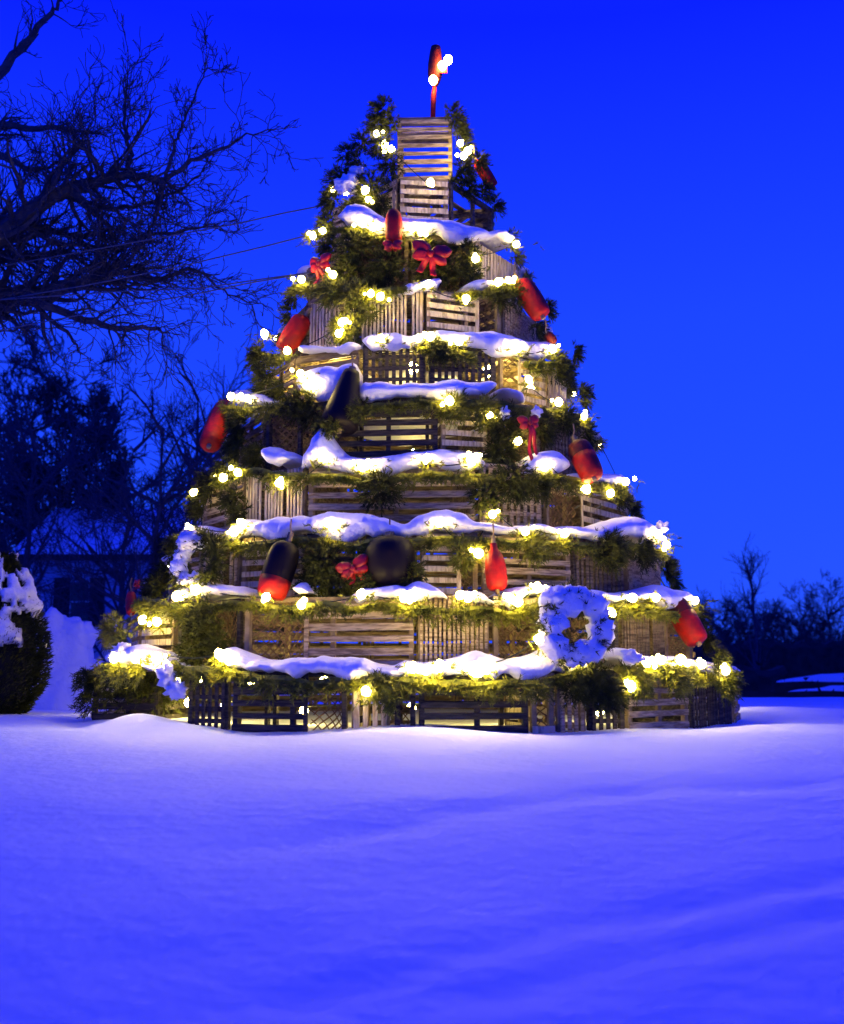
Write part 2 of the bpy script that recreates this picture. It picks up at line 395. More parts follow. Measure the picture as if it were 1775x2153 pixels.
SNOW = [
 [[(460,1360,1392),(490,1370,1408),(530,1386,1416),(570,1388,1410),(600,1384,1416),(627,1382,1442),(650,1382,1418),(690,1380,1416),(734,1382,1434),(762,1390,1426),(790,1398,1426),(820,1402,1424),(851,1388,1428),(890,1392,1432),(940,1385,1432),(980,1374,1424),(1010,1367,1428),(1040,1378,1432),(1070,1386,1422),(1100,1386,1436),(1140,1374,1424),(1175,1356,1420),(1215,1372,1418),(1240,1388,1425)],
  [(1296,1368,1392),(1312,1362,1402),(1340,1372,1402),(1350,1380,1404),(1385,1384,1406),(1420,1380,1408),(1460,1384,1410),(1500,1390,1418),(1536,1404,1432)],
  [(222,1374,1396),(250,1362,1400),(276,1356,1402),(300,1366,1402),(322,1392,1412),(352,1404,1428),(372,1410,1422)]],
 [[(372,1228,1258),(400,1225,1258),(440,1228,1254),(480,1236,1256),(512,1240,1256)],
  [(612,1228,1244),(628,1220,1256),(644,1232,1250)],
  [(738,1240,1262),(748,1234,1272),(780,1232,1262),(820,1230,1264),(850,1230,1270),(880,1221,1268),(900,1228,1260),(925,1240,1262),(942,1248,1262)],
  [(966,1248,1262),(985,1243,1264),(1012,1244,1266),(1040,1262,1276)],
  [(1056,1250,1276),(1072,1243,1288),(1100,1235,1254),(1150,1232,1250),(1190,1230,1258),(1240,1240,1262),(1290,1246,1262),(1310,1245,1262),(1340,1248,1268),(1370,1240,1262),(1400,1235,1286),(1430,1240,1276),(1462,1250,1270)]],
 [[(384,1110,1130),(410,1108,1130),(440,1114,1128)],
  [(474,1112,1138),(490,1100,1140),(512,1090,1136),(550,1088,1132),(590,1085,1144),(620,1076,1126),(650,1080,1122),(684,1075,1130),(722,1080,1142),(742,1078,1136),(770,1080,1118),(800,1090,1126),(850,1098,1130),(880,1085,1126),(910,1073,1122),(940,1069,1120),(970,1080,1122),(1000,1095,1114),(1040,1100,1122),(1100,1105,1126),(1160,1105,1128),(1200,1108,1130),(1250,1110,1142),(1290,1100,1130),(1330,1088,1128),(1352,1090,1136),(1374,1108,1146),(1394,1128,1156)]],
 [[(548,936,966),(560,935,976),(585,940,986),(612,950,974)],
  [(632,975,992),(645,945,990),(658,912,988),(672,898,985),(690,925,986),(706,945,988),(724,955,992),(760,960,1003),(800,962,1006),(830,960,992),(870,950,986),(900,945,980),(940,945,986),(980,950,992),(1022,956,990)],
  [(1108,985,998),(1122,966,1002),(1145,952,1002),(1170,950,994),(1202,966,988)],
  [(1250,990,1010),(1275,994,1014),(1300,1002,1024),(1322,1016,1042)]],
 [[(486,830,850),(520,831,850),(552,836,850)],
  [(622,800,815),(634,782,826),(655,772,832),(685,770,846),(705,766,842),(722,757,820),(738,748,775)],
  [(752,802,842),(770,800,846),(800,800,842),(850,803,836),(900,803,828),(950,800,842),(1000,800,832),(1046,798,820)],
  [(1062,812,822),(1080,818,836),(1106,834,852)]],
 [[(628,732,740),(700,730,740),(756,722,736)],
  [(760,704,726),(790,700,734),(830,703,730),(860,705,728),(900,697,716),(940,692,720),(980,695,736),(1010,700,734),(1040,700,742),(1080,705,752),(1110,715,754),(1150,722,756),(1182,730,756)]],
 [[(836,608,618),(852,598,616),(880,590,614),(906,585,607),(930,578,596)],
  [(982,594,606),(1010,592,608),(1050,590,606),(1088,592,604)]],
 [[(708,448,462),(716,442,462),(732,434,464),(762,433,474),(790,446,496),(808,458,492),(850,452,496),(880,460,502),(920,466,492),(955,466,512),(990,474,506),(1020,485,501),(1050,486,501),(1075,492,510),(1090,506,524)]],
]
SLAB = ['thick scalloped snow ledge with long drips', 'broken snow ledge with rounded tufts', 'long unbroken wavy snow ledge', 'snow ledge with a peaked heap at its left', 'blue shaded snow ledge behind the black buoy', 'lit snow ledge sagging to the right', 'small snow tufts', 'snow ledge draped below the open trap']
for t, strips in enumerate(SNOW):
    m = MB()
    for j, st in enumerate(strips): ledge_mesh(m, TR[t], ZT[t], px_samples(TR[t], st), t*9+j)
    smp = []; a = R(84)
    while a < R(276):
        smp.append((a, ZT[t]+0.07+0.035*noise.noise(Vector((a*4, t, 0))), ZT[t]-0.03+0.05*noise.noise(Vector((a*5, t, 5))))); a += 0.035
    ledge_mesh(m, TR[t], ZT[t], smp, t+50)
    o = m.build('snow_ledge', M_snow, smooth=True, origin=(0, 0, ZT[t])); props(o, '%s, topping the %s' % (SLAB[t], ROW[t]), 'snow', 'snow ledges on the trap rows')
    if t == 5:
        m2 = MB()
        m2.blob((0.02, -0.62, ZB[5]+0.16), 0.72, 0.20, 0.34, seed=4, amp=0.15, seg=22, rings=12)
        props(m2.build('snow_drift', M_snow, smooth=True), 'lit snow drift seen through the lattice traps of the sixth row up', 'snow')

# ------------------------------------------------------------------ evergreen garlands and sprays
def sprig(m, p, d, L, n=11, nl=0.055, wd=0.0045):
    d = d.normalized(); u = d.orthogonal().normalized(); v = d.cross(u)
    e = p + d*L + Vector((0, 0, -0.25*L))
    s = u*0.003; m.quad(p-s, p+s, e+s*0.4, e-s*0.4)
    for i in range(n):
        t = (i+0.5)/n; b = p.lerp(e, t); a = rnd(0, 6.283)
        q = (u*math.cos(a)+v*math.sin(a))*rnd(0.7, 1.0) + d*rnd(0.6, 1.0); q.normalize()
        sd = q.cross(d); sd = sd.normalized()*wd if sd.length > 1e-4 else u*wd
        m.tri(b-sd, b+sd, b+q*nl*rnd(0.7, 1.15)*(1-0.35*t))
def garland(m, r, pts, thick=0.075, dens=150, droop=0.8):
    P = [cyl(x, y, r) for x, y in pts]; A = [(ang(p), p.z) for p in P]
    for i in range(len(A)-1):
        (a0, z0), (a1, z1) = A[i], A[i+1]; L = math.hypot((a1-a0)*r, z1-z0); n = max(1, int(L*dens))
        core = []
        for k in range(9):
            t = k/8; a = a0+(a1-a0)*t; z = z0+(z1-z0)*t; core.append(pol(a, r-0.02+0.012*noise.noise(Vector((a*20, z*20, 0))), z+0.012*noise.noise(Vector((a*20, z*20, 5)))))
        m.tube(core, [0.028+0.012*noise.noise(c*9) for c in core], 7)
        for k in range(n):
            t = random.random(); a = a0+(a1-a0)*t; z = z0+(z1-z0)*t
            w_ = max(0.35, 0.95+1.5*noise.noise(Vector((a*r*3.1, z*3, 2.2)))+0.6*noise.noise(Vector((a*r*9, z*3, 6.2))))
            rad = Vector((math.sin(a), -math.cos(a), 0)); tan = Vector((math.cos(a), math.sin(a), 0))
            d = rad*rnd(0.1, 1.0) + tan*rnd(-1, 1) + Vector((0, 0, rnd(-1.3, 0.75)*droop))
            p = pol(a, r, z) + Vector((0, 0, -rnd(0, 1)*thick*0.5*w_)) + tan*rnd(-.02, .02)
            sprig(m, p, d, rnd(0.5, 1.1)*thick*w_)
def spray(m, r, px, py, rp, n=120, squash=1.0, out_=0.09):
    """bushy clump centred on a photo pixel, rp photo pixels in radius"""
    c = cyl(px, py, r); s = rp/F*(c-CAM).y; rad = Vector((c.x, c.y, 0)).normalized()
    for k in range(n):
        d = Vector((random.gauss(0, 1), random.gauss(0, 1), random.gauss(0, 1)*squash)).normalized(); q = random.random()**0.45*s*0.8
        if d.dot(rad) < -0.3: d -= 2*d.dot(rad)*rad*1.0
        p = c + Vector((d.x*q, d.y*q, d.z*q)) * 0.95
        p -= rad*(d.dot(rad)*q*0.5)
        sprig(m, p, d + rad*0.35 + Vector((0, 0, -0.35)), rnd(0.05, 0.10), n=11)
GAR = [
 [[(214,1398),(250,1404),(300,1406)], [(360,1395),(400,1412),(440,1412),(470,1408),(540,1428),(600,1428),(650,1440),(700,1432),(760,1438),(830,1432),(900,1438),(960,1442),(1020,1440),(1080,1436),(1140,1438),(1200,1420),(1240,1424)], [(1300,1404),(1350,1416),(1400,1416),(1460,1424),(1500,1428),(1536,1442)]],
 [[(288,1262),(330,1268),(370,1280),(420,1276),(470,1272),(520,1270),(560,1278),(620,1284),(680,1270),(740,1284),(800,1272),(860,1284),(900,1280),(960,1288),(1020,1280),(1080,1292),(1140,1270)], [(1230,1272),(1300,1278),(1360,1276),(1420,1294),(1466,1286)]],
 [[(384,1136),(440,1140),(480,1145)], [(490,1148),(560,1144),(620,1134),(680,1138),(740,1150),(800,1134),(860,1140),(930,1132),(980,1134),(1040,1138),(1100,1142),(1180,1144),(1260,1152),(1330,1146),(1396,1164)]],
 [[(430,1010),(480,1000),(540,990),(600,1000),(640,1000)], [(650,1000),(720,1004),(780,1018),(840,1004),(900,996),(960,1002),(1020,1002),(1060,1005)], [(1110,1010),(1180,1004),(1240,1016),(1290,1026),(1326,1050)]],
 [[(470,850),(510,864),(560,856),(600,850)], [(760,856),(820,852),(880,842),(940,852),(1000,846),(1060,850),(1110,862),(1170,866),(1240,886)]],
 [[(520,740),(560,748),(600,752)], [(880,736),(920,732),(960,742),(1000,744)], [(1110,766),(1150,764),(1196,766)]],
 [[(612,605),(680,604),(740,610),(800,612),(860,606)], [(960,620),(1020,614),(1080,610),(1130,618)]],
 [[(650,492),(700,484),(740,482),(790,500),(850,504)], [(900,506),(960,520)]],
]
GLAB = ['garland hanging along the bottom row of traps', 'garland hanging along the second row up of traps', 'garland under the long third ledge of snow', 'garland looped under the snow of the fourth row up', 'garland under the blue shaded snow of the fifth row up', 'broken garland along the sixth row up', 'garland tufts along the seventh row up', 'garland behind the topmost snow ledge']
BULBS = [
 (2.75,[(240,1388),(285,1390),(330,1388),(462,1380),(482,1392)],'bulbs in the bright snow at the lower left corner'),
 (2.75,[(770,1458),(868,1408),(895,1414),(925,1404),(1000,1418),(1022,1410),(1135,1350),(1205,1392),(1235,1384)],'bulbs along the middle of the bottom snow ledge'),
 (2.75,[(1327,1448),(1360,1398),(1392,1392),(1432,1392),(1476,1402),(1526,1414)],'bulbs along the lower right snow ledge'),
 (2.42,[(300,1308),(330,1312),(372,1258),(412,1245),(560,1260),(634,1276),(760,1254),(850,1262),(868,1258)],'bulbs along the left half of the second ledge'),
 (2.42,[(968,1256),(985,1262),(1072,1262),(1090,1270),(1130,1240),(1285,1292),(1330,1262),(1380,1262),(1462,1268)],'bulbs along the right half of the second ledge'),
 (2.14,[(398,1118),(492,1122),(510,1106),(690,1104),(700,1112)],'bulbs along the left half of the third ledge'),
 (2.14,[(925,1104),(1006,1168),(1036,1086,1.98),(1105,1122),(1188,1126),(1384,1128),(1402,1150)],'bulbs along the right half of the third ledge'),
 (1.88,[(408,1040),(470,1008),(500,998),(588,1020),(682,968),(762,986),(775,980),(898,968),(990,975),(1000,965)],'bulbs along the left and middle of the fourth ledge'),
 (1.88,[(1145,985),(1233,1034),(1284,1042),(1316,1018)],'bulbs at the right end of the fourth row up'),
 (1.60,[(486,838),(520,842),(632,790),(655,812)],'bulbs at the left end of the fifth ledge'),
 (1.60,[(945,848),(1030,878),(1090,932),(1112,802,1.4),(1175,850),(1228,880)],'bulbs at the right of the fifth ledge'),
 (1.36,[(556,706),(604,742),(720,682,1.2),(712,706,1.2)],'bulbs at the left end of the sixth ledge'),
 (1.36,[(800,716),(880,716),(905,712),(965,722),(1090,736),(1162,738)],'bulbs along the middle and right of the sixth ledge'),
 (1.16,[(634,592),(700,582),(780,622),(800,628)],'bulbs at the left end of the seventh row up'),
 (1.16,[(900,602),(980,632),(1048,598),(1070,594)],'bulbs at the right end of the seventh row up'),
 (0.97,[(658,500),(680,490),(762,474),(785,482),(866,486),(886,492),(1000,548),(1086,518)],'bulbs along the snow ledge below the short buoy'),
 (0.74,[(702,404),(728,408),(775,424),(768,405)],'bulbs high on the left under the round snow clump'),
 (0.52,[(905,388,0.80),(792,286),(808,308),(822,318)],'bulbs left of the crowning trap'),
 (0.50,[(968,306),(984,322),(976,332)],'bulbs right of the crowning trap'),
]
for t, paths in enumerate(GAR):
    m = MB()
    for p in paths: garland(m, TR[t]+0.075, p, thick=(0.074 if t < 5 else 0.072), dens=190)
    # tufts pulled up round the bulbs of this row
    for br, bp, _l in BULBS:
        if abs(br-TR[t]) < .02:
            for q in bp:
                rr = (q[2] if len(q) > 2 else br) + .095
                for _ in range(12):
                    c = cyl(q[0]+random.gauss(0, 17), q[1]+abs(random.gauss(0, 11))-7, rr+rnd(-.02, .03)); rad = Vector((c.x, c.y, 0)).normalized()
                    sprig(m, c, rad*rnd(0, .8)+Vector((rnd(-1, 1), rnd(-.5, .5), rnd(-1, .5))), rnd(.035, .075), n=9, nl=.045)
    # continues round the far side
    prev = None
    for k in range(0, 25):
        a = R(86+k*7.8); z = ZT[t]-0.05+0.03*math.sin(k*1.3); q = pol(a, TR[t]+0.06, z)
        if prev is not None:
            for j in range(26):
                p = prev.lerp(q, random.random()); rad = Vector((p.x, p.y, 0)).normalized(); sprig(m, p, rad*rnd(0, 1)+Vector((rnd(-1,1), rnd(-1,1), rnd(-1.2,.6))), rnd(.05, .11), n=8)
            m.tube([prev, q], 0.025, 5)
        prev = q
    o = m.build('evergreen_garland', M_needle, origin=(0, 0, ZT[t])); props(o, 'green fir ' + GLAB[t], 'garland', 'fir garlands along the trap rows')
# single bushy sprays: (row, outward, px, py, r, n, label)
SPR = [
 (8,0.06,[(805,232,34,120),(792,262,26,70),(822,262,22,60)],'spiky dark fir spray at the left corner of the crowning trap', 0.50),
 (8,0.06,[(955,242,26,90),(966,276,26,90),(976,312,22,70)],'rounded fir spray at the right corner of the crowning trap', 0.50),
 (8,0.06,[(800,305,30,110),(820,345,30,110),(826,392,24,80)],'fir spray hanging left of the crowning trap under its bulbs', 0.62),
 (8,0.06,[(976,360,26,100),(984,398,22,70),(956,384,18,40)],'fir spray hanging below the right end of the crowning trap', 0.66),
 (8,0.06,[(728,322,20,36),(752,340,24,50)],'thin spiky fir twig sticking out high on the left', 0.78),
 (8,0.06,[(712,382,38,130),(700,420,34,120)],'fir spray under the round snow clump high on the left', 0.84),
 (8,0.06,[(775,395,40,150),(770,440,34,120),(800,430,26,90)],'thick fir spray left of the hanging short buoy', 0.80),
 (7,0.08,[(690,470,30,100),(692,516,34,110)],'fir spray above the small red bow on the left edge', 1.02),
 (7,0.08,[(742,520,46,210),(736,570,42,190)],'large dark fir clump left below the short buoy', 1.06),
 (7,0.08,[(812,560,50,230),(790,600,36,130)],'large dark fir clump directly below the short buoy', 1.06),
 (7,0.08,[(905,560,50,230),(950,568,38,150)],'large dark fir clump under the big red bow', 1.06),
 (7,0.08,[(985,532,26,80),(990,572,22,70)],'fir spray left of the upright-slat trap near the top', 1.06),
 (6,0.08,[(700,612,38,140),(745,620,40,150),(772,660,26,80)],'yellow lit fir spray below the dark clumps on the left', 1.22),
 (6,0.08,[(725,690,34,130),(744,720,22,50)],'brightly lit fir spray right of the leaning upper left buoy', 1.24),
 (6,0.08,[(1085,620,32,110),(1050,620,26,80)],'fir spray left of the tall buoy at the upper right edge', 1.22),
 (5,0.08,[(548,748,36,150),(560,790,40,180),(590,820,30,110)],'bushy fir spray standing out at the left edge below the first leaning buoy', 1.44),
 (5,0.08,[(1170,770,38,150),(1206,740,24,60),(1190,790,24,70)],'fir spray poking out of the right edge in the sixth row up', 1.44),
 (5,0.08,[(918,738,26,90)],'small tuft of fir under the middle of the sixth snow ledge', 1.44),
 (4,0.08,[(505,890,38,190),(500,940,38,180),(540,960,36,150)],'tall dark fir clump right of the left edge buoy', 1.70),
 (4,0.08,[(632,850,36,150),(655,870,26,80)],'dark fir clump left of the black leaning buoy', 1.68),
 (4,0.08,[(960,855,34,130),(1020,868,38,140)],'lit fir spray under the right end of the blue shaded ledge', 1.68),
 (4,0.08,[(1060,900,40,170),(1050,950,42,190),(1040,990,40,170)],'tall fir wreath fall left of the long tailed red bow', 1.70),
 (4,0.08,[(1140,900,34,140),(1190,880,30,100)],'dark fir spray right of the long tailed red bow', 1.70),
 (3,0.08,[(1080,1010,50,200),(1130,1020,30,100),(1020,1040,30,100)],'hanging fir fringe over the lattice trap in the fourth row up', 1.97),
 (3,0.08,[(478,990,38,150),(440,1020,34,130),(420,1060,32,120)],'fir clump on the left edge in the fourth row up', 1.96),
 (3,0.08,[(492,1050,28,110),(508,1080,22,70)],'dark fir fall left of the pale upright slats in the fourth row up', 1.96),
 (3,0.08,[(800,1030,50,190)],'fir swag hanging over the long trap in the fourth row up', 1.96),
 (2,0.08,[(1280,1155,50,190),(1350,1160,34,120)],'thick fir swag hanging from the right end of the third ledge', 2.22),
 (2,0.08,[(680,1180,46,190),(720,1225,40,150),(660,1230,34,120)],'dark fir wreath half covering the red bow in the third row up', 2.24),
 (2,0.08,[(975,1165,28,100),(1120,1150,36,120)],'lit fir spray beside the upright red buoy', 2.22),
 (2,0.08,[(330,1240,38,150),(318,1275,34,120)],'fir clump on the left edge above the bright bulbs', 2.36),
 (1,0.08,[(430,1310,50,230),(460,1350,38,150),(410,1370,40,150)],'large dark fir clump at the left of the second row up', 2.50),
 (1,0.08,[(242,1322,36,130),(262,1345,28,90)],'yellow lit fir branch jutting out at the lower left edge', 2.72),
 (0,0.08,[(1248,1430,46,190),(1210,1440,34,120),(1280,1460,34,120)],'dark fir clump below the snowy wreath in the bottom row', 2.86),
 (0,0.08,[(800,1440,26,90),(822,1470,16,40)],'yellow lit fir sprig hanging beside the pale upright slats at the bottom', 2.84),
 (0,0.08,[(1340,1425,36,120),(1420,1425,36,120)],'fir swag under the lit snow at the lower right', 2.84),
 (8,0.06,[(1006,336,20,60),(1018,402,22,70),(1040,432,18,50)],'fir twigs round the small buoy on the upper right edge', 0.76),
 (8,0.06,[(760,300,24,60),(748,368,30,90),(740,440,28,70)],'dense fir behind the thin twig high on the left', 0.74),
 (7,0.06,[(1084,540,16,44),(1072,500,14,30)],'fir twigs at the right end of the topmost snow ledge', 1.0),
 (6,0.06,[(1128,690,24,70),(1150,650,18,50)],'fir twigs below the tall buoy on the upper right edge', 1.22),
 (6,0.06,[(612,660,22,60),(620,622,20,50)],'fir twigs behind the leaning buoy on the upper left', 1.18),
 (4,0.08,[(1224,830,26,80),(1232,915,22,60)],'fir twigs down the right edge of the fifth row up', 1.64),
 (3,0.08,[(1300,1040,26,80),(1328,1075,24,70)],'fir twigs down the right edge of the fourth row up', 1.92),
 (2,0.08,[(1400,1190,26,80),(1412,1222,22,60)],'fir twigs down the right edge of the third row up', 2.2),
 (2,0.08,[(372,1150,26,80),(352,1205,28,90)],'dark fir behind the snowy crescent on the left edge', 2.2),
 (1,0.08,[(1462,1300,28,80),(1480,1345,26,70)],'fir behind the leaning buoy at the lower right edge', 2.46),
 (2,0.08,[(868,1205,26,70),(780,1222,20,50)],'fir wisps across the foot of the big black float', 2.30),
 (4,0.08,[(690,895,28,80),(760,860,20,50)],'fir wisps over the foot of the black leaning buoy', 1.86),
 (0,0.08,[(1505,1380,22,60),(1530,1430,26,80)],'fir twigs at the lower right end of the stack', 2.84),
]
for t, o_, cl, lab, rr in SPR:
    m = MB()
    for (px, py, rp, n) in cl: spray(m, rr, px, py, rp, n=int(n*0.9))
    org = sum((cyl(px, py, rr) for px, py, _, _ in cl), Vector())/len(cl)
    o = m.build('fir_spray', M_needle if ('lit' in lab) else M_needle_d, origin=org); props(o, lab, 'fir spray', 'fir sprays tucked into the stack')  # bulb light put into the colour: lit sprays lighter needles, others darker

# ------------------------------------------------------------------ strings of lit bulbs
def bulb_mesh():
    me = MB(); prof = [(0, .040), (.018, .042), (.034, .026), (.041, .004), (.036, -.018), (.023, -.034), (.012, -.044), (0, -.046)]
    rows = [[Vector((q*math.cos(2*math.pi*k/8), q*math.sin(2*math.pi*k/8), z)) for k in range(8)] for q, z in prof]
    me.grid(rows, close=True, capends=False); return me
BM = None; BM2 = None
def light_string(r, pts, label, off=0.135, group='strings of warm bulbs'):
    global BM, BM2
    P = []; mains = []
    for q in pts:
        rr = q[2] if len(q) > 2 else r
        P.append(cyl(q[0], q[1]-5, rr+off)); mains.append(len(P)-1)
        for _ in range(random.choice((1, 1, 2))): P.append(cyl(q[0]+rnd(-19, 19), q[1]-4+rnd(-11, 9), rr+off+rnd(-.02, .02)))  # small extra bulbs added round each one to soften its glow
    root = empty('light_string', P[0]); props(root, label, 'light string', group)
    org = P[0]; cab = []
    for i in range(len(P)-1):
        a0, a1 = P[i], P[i+1]
        for k in range(8):
            t = k/8; p = a0.lerp(a1, t); rad = Vector((p.x, p.y, 0)).normalized(); c = rad*math.hypot(a0.x*(1-t)+a1.x*t, a0.y*(1-t)+a1.y*t)
            q = Vector((p.x, p.y, p.z - 0.02*math.sin(math.pi*t))) - rad*0.04
            cab.append(q - org)
    cab.append(P[-1]-org)
    m = MB(); m.tube(cab, 0.004, 4); m.build('cable', M_cable, root)
    for bi, p in enumerate(P):
        main = bi in mains
        if BM is None:
            b = bulb_mesh().build('bulb', M_bulb, root, smooth=True); BM = b.data
            BM2 = BM.copy(); BM2.materials.clear(); BM2.materials.append(M_bulb2)
        else:
            b = bpy.data.objects.new('bulb', BM if p.z < 0.72 else BM2); COL.objects.link(b); b.parent = root
        b.location = p - org; b.rotation_euler = (R(180+rnd(-50, 50)), R(rnd(-40, 40)), 0); b.scale = [(rnd(.66, .86) if main else rnd(.28, .46))]*3
    return root
for r, pts, lab in BULBS: light_string(r, pts, 'string of warm white ' + lab)
# bulbs glowing inside the stack and round its far side
inner = [(5, 5, 1.08, 0.36), (0, 9, 2.05, 0.34), (0, 7, 1.95, 0.15), (2, 3, 1.4, 0.25), (4, 3, 0.85, 0.25), (6, 2, 0.5, 0.25)]
def ring_string(pts, label, group):
    root = empty('light_string', pts[0]); props(root, label, 'light string', group); m = MB()
    m.tube([p-pts[0]+Vector((0, 0, 0.03)) for p in pts], 0.004, 4); m.build('cable', M_cable, root)
    for p in pts:
        b = bpy.data.objects.new('bulb', BM); COL.objects.link(b); b.parent = root; b.scale = [1.1 if abs(p.z-ZB[5]-.36) < .06 else .8 if p.z < .5 else .5]*3; b.location = p - pts[0]; b.rotation_euler = (R(180), 0, 0)
pts = []
for t, n, rr, dz in inner:
    for k in range(n):
        a = R(-70 + 140*k/(n-1)); pts.append(pol(a, rr, ZB[t]+dz+rnd(-.03, .03)))
ring_string(pts, 'string of warm bulbs glowing inside the stack behind the slats', 'strings of warm bulbs')
pts = []
for t in (0, 1, 2, 3, 4, 5, 6):
    n = 6 - t//2
    for k in range(n):
        a = R(100 + 160*k/(n-1)) if t % 2 == 0 else R(260 - 160*k/(n-1)); pts.append(pol(a, TR[t]+0.15, ZT[t]))
ring_string(pts, 'string of warm bulbs winding round the far side of the stack', 'strings of warm bulbs')

# ------------------------------------------------------------------ buoys, bows, wreaths
def lathe(m, org, axis, prof, seg=18):
    axis = axis.normalized(); u = axis.orthogonal().normalized(); v = axis.cross(u)
    m.grid([[org + axis*z + (u*math.cos(2*math.pi*k/seg) + v*math.sin(2*math.pi*k/seg))*q for k in range(seg)] for q, z in prof], close=True)
def buoy(r0, p0, r1, p1, rp, label, mat_=None, form='bullet', stick=0.12, rope=None, flip=False, collar=None):
    """p0 top pixel, p1 bottom pixel, rp half-width in pixels, r0 / r1 distance from the axis"""
    a, b = cyl(p0[0], p0[1], r0), cyl(p1[0], p1[1], r1); ax = b-a; L = ax.length; ax.normalize(); rad = rp/F*((a+b)/2-CAM).y
    if flip: a, b = b, a; ax = -ax
    root = empty('buoy', a); props(root, label, 'buoy', 'lobster buoys hung on the stack'); z0 = Vector((0, 0, 0))
    if form == 'bullet': prof = [(.2,0),(.55,.03),(.82,.09),(.95,.18),(1,.32),(1,.62),(.96,.80),(.90,.93),(.80,.985),(.55,1.0)]
    elif form == 'taper': prof = [(.30,0),(.42,.02),(.50,.10),(.60,.25),(.78,.50),(.93,.70),(1,.84),(.98,.93),(.85,.985),(.5,1.0)]
    elif form == 'bottle': prof = [(.18,0),(.30,.01),(.34,.10),(.42,.16),(.72,.26),(.9,.40),(1,.60),(1,.80),(.92,.93),(.70,1.0)]
    else: prof = [(.25,0),(.55,.04),(.80,.12),(.95,.26),(1,.42),(1,.66),(.93,.82),(.80,.94),(.5,1.0)]
    m = MB(); lathe(m, z0, ax, [(q*rad, z*L) for q, z in prof]); bd = m.build('body', mat_ or M_red, root, smooth=True)
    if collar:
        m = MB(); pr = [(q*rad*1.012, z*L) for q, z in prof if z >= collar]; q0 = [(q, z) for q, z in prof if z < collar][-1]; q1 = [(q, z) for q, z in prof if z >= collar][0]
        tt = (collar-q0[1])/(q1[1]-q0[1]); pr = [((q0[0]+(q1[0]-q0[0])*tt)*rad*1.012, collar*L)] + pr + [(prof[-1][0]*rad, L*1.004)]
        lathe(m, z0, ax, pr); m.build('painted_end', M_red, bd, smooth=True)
    m = MB(); m.tube([-ax*stick, ax*L*0.5, ax*(L+0.03)], rad*0.20, 7); m.build('spindle', M_post, root)
    m = MB(); u = Vector((a.x, a.y, 0)).normalized()
    top_ = -ax*stick; end = (rope or Vector((0, 0, 0.10))); m.tube([top_, top_+end*0.5+u*0.01, top_+end], 0.006, 5); m.build('rope', M_rope, root)
    return root
buoy(1.12,(828,440),1.14,(828,512),19,'short blunt red buoy hanging upright near the top of the stack',form='round',stick=0.16)
buoy(0.66,(1002,336),0.76,(1038,392),14,'small red buoy leaning out on the upper right edge',form='bullet',stick=0.05)
buoy(1.22,(1092,590),1.40,(1140,664),25,'red buoy leaning out at the right edge beside the seventh row up',form='bullet',stick=0.08)
buoy(1.20,(642,664),1.32,(596,738),24,'red buoy leaning beside the pale upright slats on the upper left',form='bullet',stick=0.08)
buoy(1.66,(478,850),1.86,(440,936),26,'red buoy leaning out at the left edge under two bright bulbs',form='bullet',stick=0.04)
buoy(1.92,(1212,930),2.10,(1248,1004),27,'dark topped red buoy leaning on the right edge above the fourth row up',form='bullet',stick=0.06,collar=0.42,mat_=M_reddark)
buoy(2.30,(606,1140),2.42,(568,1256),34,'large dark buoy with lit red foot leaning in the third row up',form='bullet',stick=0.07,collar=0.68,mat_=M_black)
buoy(2.28,(1038,1142),2.34,(1046,1240),23,'upright bottle shaped red buoy hanging in the third row up',form='bottle',stick=0.04)
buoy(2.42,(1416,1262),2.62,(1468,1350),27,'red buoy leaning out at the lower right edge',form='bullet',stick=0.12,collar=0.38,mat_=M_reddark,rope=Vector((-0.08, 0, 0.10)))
buoy(1.66,(740,780),1.80,(712,902),41,'black buoy leaning in front of the fifth ledge of snow',mat_=M_black,form='taper',stick=0.03)
buoy(2.22,(820,1128),2.26,(822,1232),54,'big black rounded float hanging in the third row up',mat_=M_black,form='round',stick=0.03)
buoy(1.38,(1150,700),1.42,(1166,722),11,'tiny dark red buoy at the right edge of the sixth ledge',mat_=M_reddark,form='round',stick=0.02)
buoy(2.46,(276,1246),2.50,(276,1290),12,'small shiny red buoy below a red loop on the left edge',form='round',stick=0.03)

